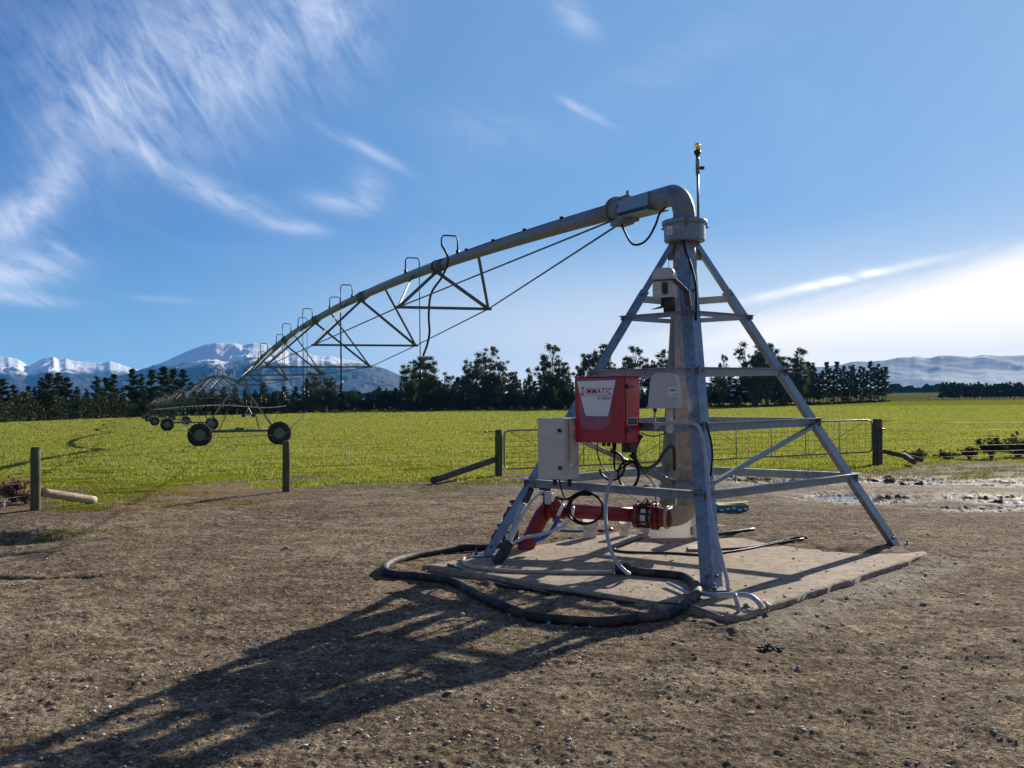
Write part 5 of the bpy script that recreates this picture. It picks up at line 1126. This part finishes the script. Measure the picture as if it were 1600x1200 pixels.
_sx = [-200, 0, 250, 400, 600, 700, 1000, 1200, 1300, 1390]; _sd = [170, 199, 262, 290, 338, 332, 332, 340, 385, 450]
used_proto = set()
def ground_at(px, D):
    d = ray(px, 600); x = d.x/d.y*D; return x, float(base_z(x, D))
def plant_tree(kind, px, top, label, grp, dd=0.0, wide=1.0, D=None):
    D = D or float(np.interp(px, _sx, _sd))+dd; x, z = ground_at(px, D); h = P(px, top, D).z-z
    i = rnd.randrange(len(TREES[kind])); proto, H = TREES[kind][i]; s = h/H; sc = (s*wide, s*wide, s)
    if proto.name not in used_proto:
        used_proto.add(proto.name); o = proto; o.location = (x, D, z); o.scale = sc; o.rotation_euler = (0, 0, rnd.uniform(0, 6.28)); o['label'] = label
    else: o = copy_tree(proto, loc=(x, D, z), rz=rnd.uniform(0, 6.28), sc=sc, label=label, ch=CH_)
    o['category'] = 'tree'; o['group'] = grp; return o
ORD = ['first', 'second', 'third', 'fourth', 'fifth', 'sixth', 'seventh', 'eighth', 'ninth', 'tenth', 'eleventh', 'twelfth', 'thirteenth', 'fourteenth', 'fifteenth', 'sixteenth', 'seventeenth', 'eighteenth', 'nineteenth', 'twentieth', 'twenty first', 'twenty second', 'twenty third', 'twenty fourth', 'twenty fifth', 'twenty sixth', 'twenty seventh', 'twenty eighth', 'twenty ninth', 'thirtieth', 'thirty first', 'thirty second']
left = [(4, 592, 1.2), (20, 600, 1.1), (44, 603, .8), (54, 605, .8), (66, 590, 1), (76, 583, 1.05), (90, 582, 1.1), (104, 588, 1.1), (120, 604, .9), (135, 608, .9), (151, 588, 1), (165, 590, .9), (178, 583, 1.1), (191, 606, .9), (207, 576, 1), (221, 584, .8), (237, 577, 1), (256, 573, 1.05), (271, 576, 1), (286, 577, 1), (299, 596, 1), (314, 600, 1)]
for i, (a, b, w) in enumerate(left): plant_tree('pine', a, b, f'ragged dark pine, {ORD[i]} from the left edge in the shelterbelt below the snowy range', 'ragged pines at the left', rnd.uniform(-4, 4), w)
mid = [(333, 606, 'pine'), (350, 603, 'pine'), (366, 606, 'pine'), (384, 606, 'pine'), (398, 610, 'pine'), (411, 597, 'pine'), (428, 612, 'pine'), (444, 604, 'pine'), (462, 604, 'pine'), (532, 604, 'pine'), (547, 612, 'pine'), (561, 611, 'pine'), (576, 614, 'pine'), (592, 603, 'pine'), (604, 607, 'pine'), (618, 606, 'pine')]
for i, (a, b, k) in enumerate(mid): plant_tree(k, a, b, f'low dark pine below the big mountain, {ORD[i]} from the left there', 'low pines below the big mountain', rnd.uniform(-4, 4), 1.15)
gums = [(484, 582), (499, 579), (516, 584), (640, 562), (664, 547), (686, 572), (708, 588), (736, 549), (760, 541), (779, 566), (803, 574), (828, 576), (858, 540), (879, 558), (918, 543), (940, 537), (964, 545), (990, 543), (1022, 539), (1046, 545), (1129, 556), (1179, 518), (1198, 526), (1222, 548), (1246, 546)]
wd = {664: 1.15, 760: 1.0, 858: 1.05, 1246: 1.25, 1129: .7, 828: .75, 803: .8, 1046: .8}
for i, (a, b) in enumerate(gums): plant_tree('gum', a, b, f'tall open gum tree with clumped crown, {ORD[i]} gum from the left of the shelterbelt', 'gum trees in the shelterbelt', rnd.uniform(-5, 5), wd.get(a, 1.0)*(.85 if b < 600 else 1))
_seen = {}
def under_label(x):
    marks = [(640, 'left of the leftmost tall gum'), (690, 'beneath the big round leftmost gums'), (730, 'in the gap right of the leftmost gums'), (790, 'beneath the second pair of tall gums'), (845, 'beneath the short gums left of the red panel'), (900, 'behind the top left edge of the red panel'), (1000, 'behind the red panel'), (1050, 'between the red panel and the riser'), (1110, 'behind the tower legs'), (1165, 'beneath the lone round gum right of the tower'), (1215, 'beneath the tallest right hand gum'), (9999, 'left of the fir row, beneath the wide right gum')]
    w = [b for a, b in marks if x < a][0]; _seen[w] = _seen.get(w, 0)+1
    return f'dark conifer {w}, {ORD[_seen[w]-1]} there'
x_ = 626
while x_ < 1265:
    plant_tree('fir' if rnd.random() < .55 else 'pine', x_, rnd.uniform(588, 604) if x_ < 1110 else rnd.uniform(577, 596), under_label(x_), 'dark conifers beneath the gums', 9+rnd.uniform(-4, 4), 1.15); x_ += rnd.uniform(6, 10)
x_ = 1262; i = 0
while x_ < 1388:
    plant_tree('fir', x_, rnd.uniform(564, 583) if x_ < 1375 else 573, f'slim fir with bare trunk, {ORD[min(i, 31)]} in the row ending at the right gap', 'slim firs at the right end of the shelterbelt', rnd.uniform(-6, 6), rnd.uniform(.9, 1.3) if x_ < 1370 else 1.2); x_ += rnd.uniform(3.8, 6.6); i += 1
for i, a in enumerate(np.arange(1473, 1660, 6.2)):
    plant_tree('pine', float(a), rnd.uniform(596, 601), f'trimmed dark windbreak tree, {ORD[i]} from the left end of the far right row', 'far windbreak at the right', 0, 1.25, D=540+float(a-1473)*.1)
# low undergrowth along the foot of the shelterbelt
def undergrowth(name, pxs, hts, label, dens, D=None, size=.35, mt='pine', dd=-2):
    rg = np.random.default_rng(len(name)+int(pxs[0])+999); n = int((pxs[1]-pxs[0])*dens); px = rg.uniform(pxs[0], pxs[1], n); Dd = (np.interp(px, _sx, _sd) if D is None else np.full(n, float(D)))+rg.uniform(-2.5, 2.5, n)+dd
    x = np.array([ray(a, 600).x/ray(a, 600).y for a in px])*Dd; h = hts[0]+(hts[1]-hts[0])*np.clip(fbm(px/9, px*0, 3, 17)+.5, 0, 1); z = base_z(x, Dd)+rg.random(n)**.8*h
    cen = np.stack([x, Dd, z], 1); v, f = leaf_quads(rg, cen, .5, n*2, size, .7, .1); o = np_mesh(name, v, f, M[mt]); return tag(o, label, 'undergrowth', kind='stuff')
undergrowth('undergrowth', (-60, 335), (3.0, 6.0), 'dark low growth filling the foot of the left pines', 60)
undergrowth('undergrowth', (335, 640), (3.0, 6.5), 'dark scrubby growth at the foot of the trees below the mountain', 60)
undergrowth('undergrowth', (640, 1110), (2.5, 7.0), 'dark growth under the gum trees', 75)
undergrowth('undergrowth', (1110, 1390), (.3, 1.1), 'thin low growth under the fir row', 20, size=.3)
undergrowth('far_wood', (1385, 1478), (6, 12), 'bluish far wood on the plain in the gap at right', 60, D=1500, size=3.0)
undergrowth('far_wood', (1478, 2000), (7, 13), 'bluish far wood behind the windbreak', 30, D=1600, size=3.0)
undergrowth('far_wood', (380, 700), (6, 12), 'far wood glimpsed behind the shelterbelt', 20, D=1500, size=3.0)

# bushes and weeds
def bush(px, pyb, w, h, n, mt, label, name='bush', size=.06, D=None, stems=14, seed=1):
    b = G(px, pyb, -.04); z = smooth_z(b.x, b.y); rg = np.random.default_rng(seed); rr = random.Random(seed); root = empty(name, (b.x, b.y, z), label, 'bush' if name == 'bush' else 'weeds'); tr = MB(); cen = []
    for k in range(stems):
        a = rr.uniform(0, 6.28); r_ = w*rr.uniform(.2, 1); t = Vector((b.x+r_*math.cos(a), b.y+r_*math.sin(a)*.6, z+h*rr.uniform(.45, 1)*(1-.3*(r_/w)**2))); m_ = Vector((b.x+r_*.4*math.cos(a), b.y, z+h*.4))
        tr.tube([Vector((b.x, b.y, z-.03)), m_, t], [.012, .008, .003], 4, cap=False); cen += [t[:], m_.lerp(t, .5)[:], m_.lerp(t, .2)[:]]
    cen = np.array(cen)-np.array(LOC[root.name][:]); v, f = leaf_quads(rg, cen, w*.26, n, size, .8, .1); v[:, 2] = np.maximum(v[:, 2], .0)
    tr.build('stems', M['bark'], root); np_mesh('foliage', v, f, M[mt], False, root); return root
bush(1549, 709, .42, .62, 1500, 'scrub', 'dark upright bush by the fence near the right edge', seed=3)
bush(1590, 706, .75, .50, 2200, 'scrub', 'wide dark bush at the right frame edge', seed=4)
bush(1585, 690, .12, .7, 300, 'scrub', 'thin tall weed standing behind the right bushes', 'weed_clump', seed=5, stems=5)
bush(1515, 709, .35, .30, 700, 'scrub', 'low brown green weeds left of the dark upright bush', 'weed_clump', seed=6)
bush(1480, 711, .40, .28, 800, 'crop', 'low leafy weeds along the fence right of the broken stay', 'weed_clump', seed=7)
bush(1430, 712, .4, .30, 900, 'crop', 'leafy green weeds behind the broken stay', 'weed_clump', seed=8)
bush(22, 783, .42, .40, 2600, 'dry', 'pale pinkish dry weeds left of the mossy post', 'weed_clump', .045, seed=9, stems=26)
bush(40, 786, .22, .22, 700, 'dry', 'small dry weeds touching the mossy post', 'weed_clump', .04, seed=10, stems=14)

def grass(name, n, rlo, rhi, hmin, hmax, mt, seed, sel, blades=5, wd=.012, label='', spread=.05, grow=0.0, cat='grass', azr=34):
    rg = np.random.default_rng(seed); az = rg.uniform(R(-azr), R(azr), n); r_ = np.exp(rg.uniform(math.log(rlo), math.log(rhi), n)); x = r_*np.sin(az); y = r_*np.cos(az)
    k = sel(x, y, rg); x, y, r_ = x[k], y[k], r_[k]; n = len(x); z = near_z(x, y); g_ = 1+grow*np.maximum(r_-20, 0)/20
    x = np.repeat(x, blades); y = np.repeat(y, blades); z = np.repeat(z, blades); g_ = np.repeat(g_, blades); m_ = n*blades; cl = np.repeat(np.clip(.75+fbm(x[::blades]*.5, y[::blades]*.5, 3, seed)*.8, .35, 1.5), blades)
    a = rg.uniform(0, 6.28, m_); o_ = rg.random(m_)*spread*g_; bx_, by_ = x+np.cos(a)*o_, y+np.sin(a)*o_; h = rg.uniform(hmin, hmax, m_)*cl*g_**.6; b = rg.uniform(0, 6.28, m_); w = wd*rg.uniform(.6, 1.4, m_)*g_
    ln = h*rg.uniform(.1, .9, m_); p0 = np.stack([bx_-np.cos(b)*w, by_-np.sin(b)*w, z-.01], 1); p1 = np.stack([bx_+np.cos(b)*w, by_+np.sin(b)*w, z-.01], 1)
    p2 = np.stack([bx_+np.cos(a)*ln+np.cos(b)*w*.3, by_+np.sin(a)*ln+np.sin(b)*w*.3, z+h], 1); v = np.stack([p0, p1, p2], 1).reshape(-1, 3)
    return tag(np_mesh(name, v, np.arange(m_*3).reshape(-1, 3), M[mt]), label, cat, kind='stuff')
grass('grass', 250000, 14, 345, .02, .065, 'crop', 41, lambda x, y, g: (field_mask(x, y)+g.uniform(-.35, .35, len(x)) > .55)&(fbm(x*1.3, y*.9, 4, 7)+g.uniform(-.25, .25, len(x))+.004*np.hypot(x, y) > .0), 4, .016, 'short bright green crop covering the field', .10, .8)
grass('grass_tufts', 26000, 13, 32, .025, .075, 'turf', 42, lambda x, y, g: (field_mask(x, y) > .02)&(field_mask(x, y) < .95)&(fbm(x*.8, y*1.2, 3, 8) > .0+g.uniform(-.15, .15, len(x))), 5, .007, 'thin turf along the edge of the field', .07, .3)
_rz = G(1450, 734, 0); _lz = G(60, 822, 0); _lg = G(200, 786, 0)
def zone(cx, cy, rx, ry, th): return lambda x, y, g: (((x-cx)/rx)**2+((y-cy)/ry)**2 < 1)&(fbm(x*1.3, y*2.2, 3, 12) > th+g.uniform(-.1, .1, len(x)))
grass('grass_tufts', 60000, 17, 27, .02, .06, 'turf', 43, zone(_rz.x-1, _rz.y, 6.5, 1.5, -.15), 5, .007, 'worn turf strip between the mud and the gate at right', .07)
grass('grass_tufts', 60000, 11, 18, .015, .05, 'turf', 44, zone(_lg.x-.4, _lg.y+.3, 2.6, .9, -.05), 5, .006, 'mossy turf patches beside the pale log', .06)
grass('grass_tufts', 50000, 10, 15, .015, .05, 'turf', 45, zone(_lz.x-.6, _lz.y+.2, 2.2, .75, -.3), 5, .006, 'mossy rim of the ditch at the left edge', .05)

# ================================================================ far things
bm_c = ground_at(383, 232); boom = empty('sprinkler_boom', (bm_c[0], 232, bm_c[1]), 'long pale sprinkler boom on a cart far behind the nearest irrigator wheels', 'sprinkler boom')
MB().tube(spline([P(240, 640, 234), P(293, 635, 233), P(342, 633, 232), P(383, 635, 232), P(412, 637, 232), P(436, 635.5, 231), P(446, 634, 231)], 6), .085, 8).build('boom_pipe', M['white'], boom)
ct = P(388, 637, 232); mb = MB(); mb.bar(ct, (ct.x-1.0, 232, bm_c[1]), .14, .14).bar(ct, (ct.x+1.2, 232, bm_c[1]), .14, .14).bar((ct.x-1.0, 232, bm_c[1]+.5), (ct.x+1.2, 232, bm_c[1]+.5), .2, .2); mb.build('cart_frame', M['galv'], boom)
for s in (-1, 1): MB().cyl((ct.x+s*1.1, 231.8, bm_c[1]+.4), (ct.x+s*1.1, 232.1, bm_c[1]+.4), .4, 14).build('wheel', M['tyre'], boom)
M['wool'] = mat('wool', (.62, .57, .48), .95, 0, .15, 8, .5, 30)
def make_sheep():
    root = empty('sheep', (0, 0, 0)); bm = bmesh.new()
    pts = [((-.55, 0, .62), .20), ((-.35, 0, .64), .28), ((.05, 0, .62), .30), ((.38, 0, .66), .25), ((.56, 0, .74), .15), ((.72, 0, .72), .10), ((.84, 0, .62), .06)]
    legs = [((-.38, .13, .5), (-.40, .14, .25), (-.38, .14, 0)), ((-.38, -.13, .5), (-.40, -.14, .25), (-.38, -.14, 0)), ((.34, .13, .5), (.34, .13, .25), (.34, .13, 0)), ((.34, -.13, .5), (.34, -.13, .25), (.34, -.13, 0))]
    vs = [bm.verts.new(p) for p, _ in pts]; rad = [r for _, r in pts]
    for a, b in zip(vs[:-1], vs[1:]): bm.edges.new((a, b))
    for j, lg in enumerate(legs):
        prev = vs[1] if j < 2 else vs[3]
        for k, p in enumerate(lg): v = bm.verts.new(p); rad.append((.10, .045, .035)[k]); bm.edges.new((prev, v)); prev = v
    me = bpy.data.meshes.new('body'); bm.to_mesh(me); bm.free(); o = bpy.data.objects.new('body', me); link(o)
    md = o.modifiers.new('s', 'SKIN'); sv = me.skin_vertices[0].data
    for i, r_ in enumerate(rad): sv[i].radius = (r_, r_)
    sv[2].use_root = True; o.modifiers.new('u', 'SUBSURF').levels = 1; dg = bpy.context.evaluated_depsgraph_get(); m2 = bpy.data.meshes.new_from_object(o.evaluated_get(dg)); bpy.data.objects.remove(o)
    m2.materials.clear(); m2.materials.append(M['wool']); o = bpy.data.objects.new('body', m2); link(o); o.parent = root
    e = MB(); e.bar((.70, .06, .78), (.66, .16, .76), .03, .05).bar((.70, -.06, .78), (.66, -.16, .76), .03, .05); e.build('ears', M['wool'], root); return root
sh = make_sheep(); rs2 = random.Random(5)
for i, px in enumerate([1404, 1439, 1447, 1453, 1461, 1466, 1475, 1479, 1484, 1487, 1504, 1530, 1549, 1565, 1589]):
    D = rs2.uniform(470, 500); x, z = ground_at(px, D); lab = f'tiny pale sheep before the far windbreak, {ORD[i]} from the left of the flock'
    o = sh if i == 0 else copy_tree(sh); o.location = (x, D, z); o.rotation_euler = (0, 0, rs2.uniform(0, 6.28)); o.scale = (1.2,)*3; tag(o, lab, 'sheep', 'sheep on the far brown strip')

# far post and wire fence along the end of the field, at the right
ff = empty('wire_fence', (ground_at(1480, 455)[0], 455, ground_at(1480, 455)[1]), 'far post and wire fence crossing behind the field at the right', 'wire fence'); 
for px in (1395, 1409, 1423, 1437, 1451, 1465, 1479, 1523, 1554, 1584, 1620): x, z = ground_at(px, 455); MB().cyl((x, 455, z-.2), (x, 455, z+1.2), .10, 6).build('post', M['wood'], ff)
xa, za_ = ground_at(1390, 455); xb, zb_ = ground_at(1660, 455); mb = MB()
for h in (.5, 1.05): mb.tube([(xa, 455, za_+h), (xb, 455, zb_+h)], .02, 4)
mb.build('fence_wire', M['wire'], ff)

# ================================================================ air
HZ = bpy.data.materials.new('air'); HZ.use_nodes = True; nt = HZ.node_tree; nt.nodes.clear()
o_ = nt.nodes.new('ShaderNodeOutputMaterial'); pv = nt.nodes.new('ShaderNodeVolumePrincipled'); nt.links.new(pv.outputs[0], o_.inputs['Volume'])
pv.inputs['Color'].default_value = (.09, .42, 1.0, 1); pv.inputs['Density'].default_value = 3.6e-5; pv.inputs['Anisotropy'].default_value = .1
X0, X1, Y0, Y1, Z0, Z1 = -14200, 14200, -14200, 14800, -60, 580
MB().box(((X0+X1)/2, (Y0+Y1)/2, (Z0+Z1)/2), (X1-X0, Y1-Y0, Z1-Z0)).build('haze', HZ, kind='stuff')

MS = bpy.data.materials.new('valley_mist'); MS.use_nodes = True; nt = MS.node_tree; nt.nodes.clear()
o_ = nt.nodes.new('ShaderNodeOutputMaterial'); pv = nt.nodes.new('ShaderNodeVolumePrincipled'); nt.links.new(pv.outputs[0], o_.inputs['Volume'])
pv.inputs['Color'].default_value = (.80, .91, 1.0, 1); pv.inputs['Density'].default_value = 1.2e-4; pv.inputs['Anisotropy'].default_value = .2
for px_, D_, sx_, sz_, h_ in ((1430, 7600, 900, 70, 60), (1600, 8200, 1500, 80, 120), (1520, 7000, 1300, 45, 30), (1760, 8000, 1300, 90, 70)):
    c = P(px_, 600, D_); bm = bmesh.new(); bmesh.ops.create_icosphere(bm, subdivisions=4, radius=1)
    for v in bm.verts: v.co = Vector((v.co.x*sx_, v.co.y*600, v.co.z*sz_))*(1+.16*math.sin(v.co.x*5+px_)*math.cos(v.co.y*4))
    bm.verts.index_update(); mb = MB(); mb.add([v.co+Vector((c.x, D_, h_+10)) for v in bm.verts], [[v.index for v in f.verts] for f in bm.faces], True); bm.free()
    tag(mb.build('mist', MS), 'pale mist lying in front of the far right hills', kind='stuff')
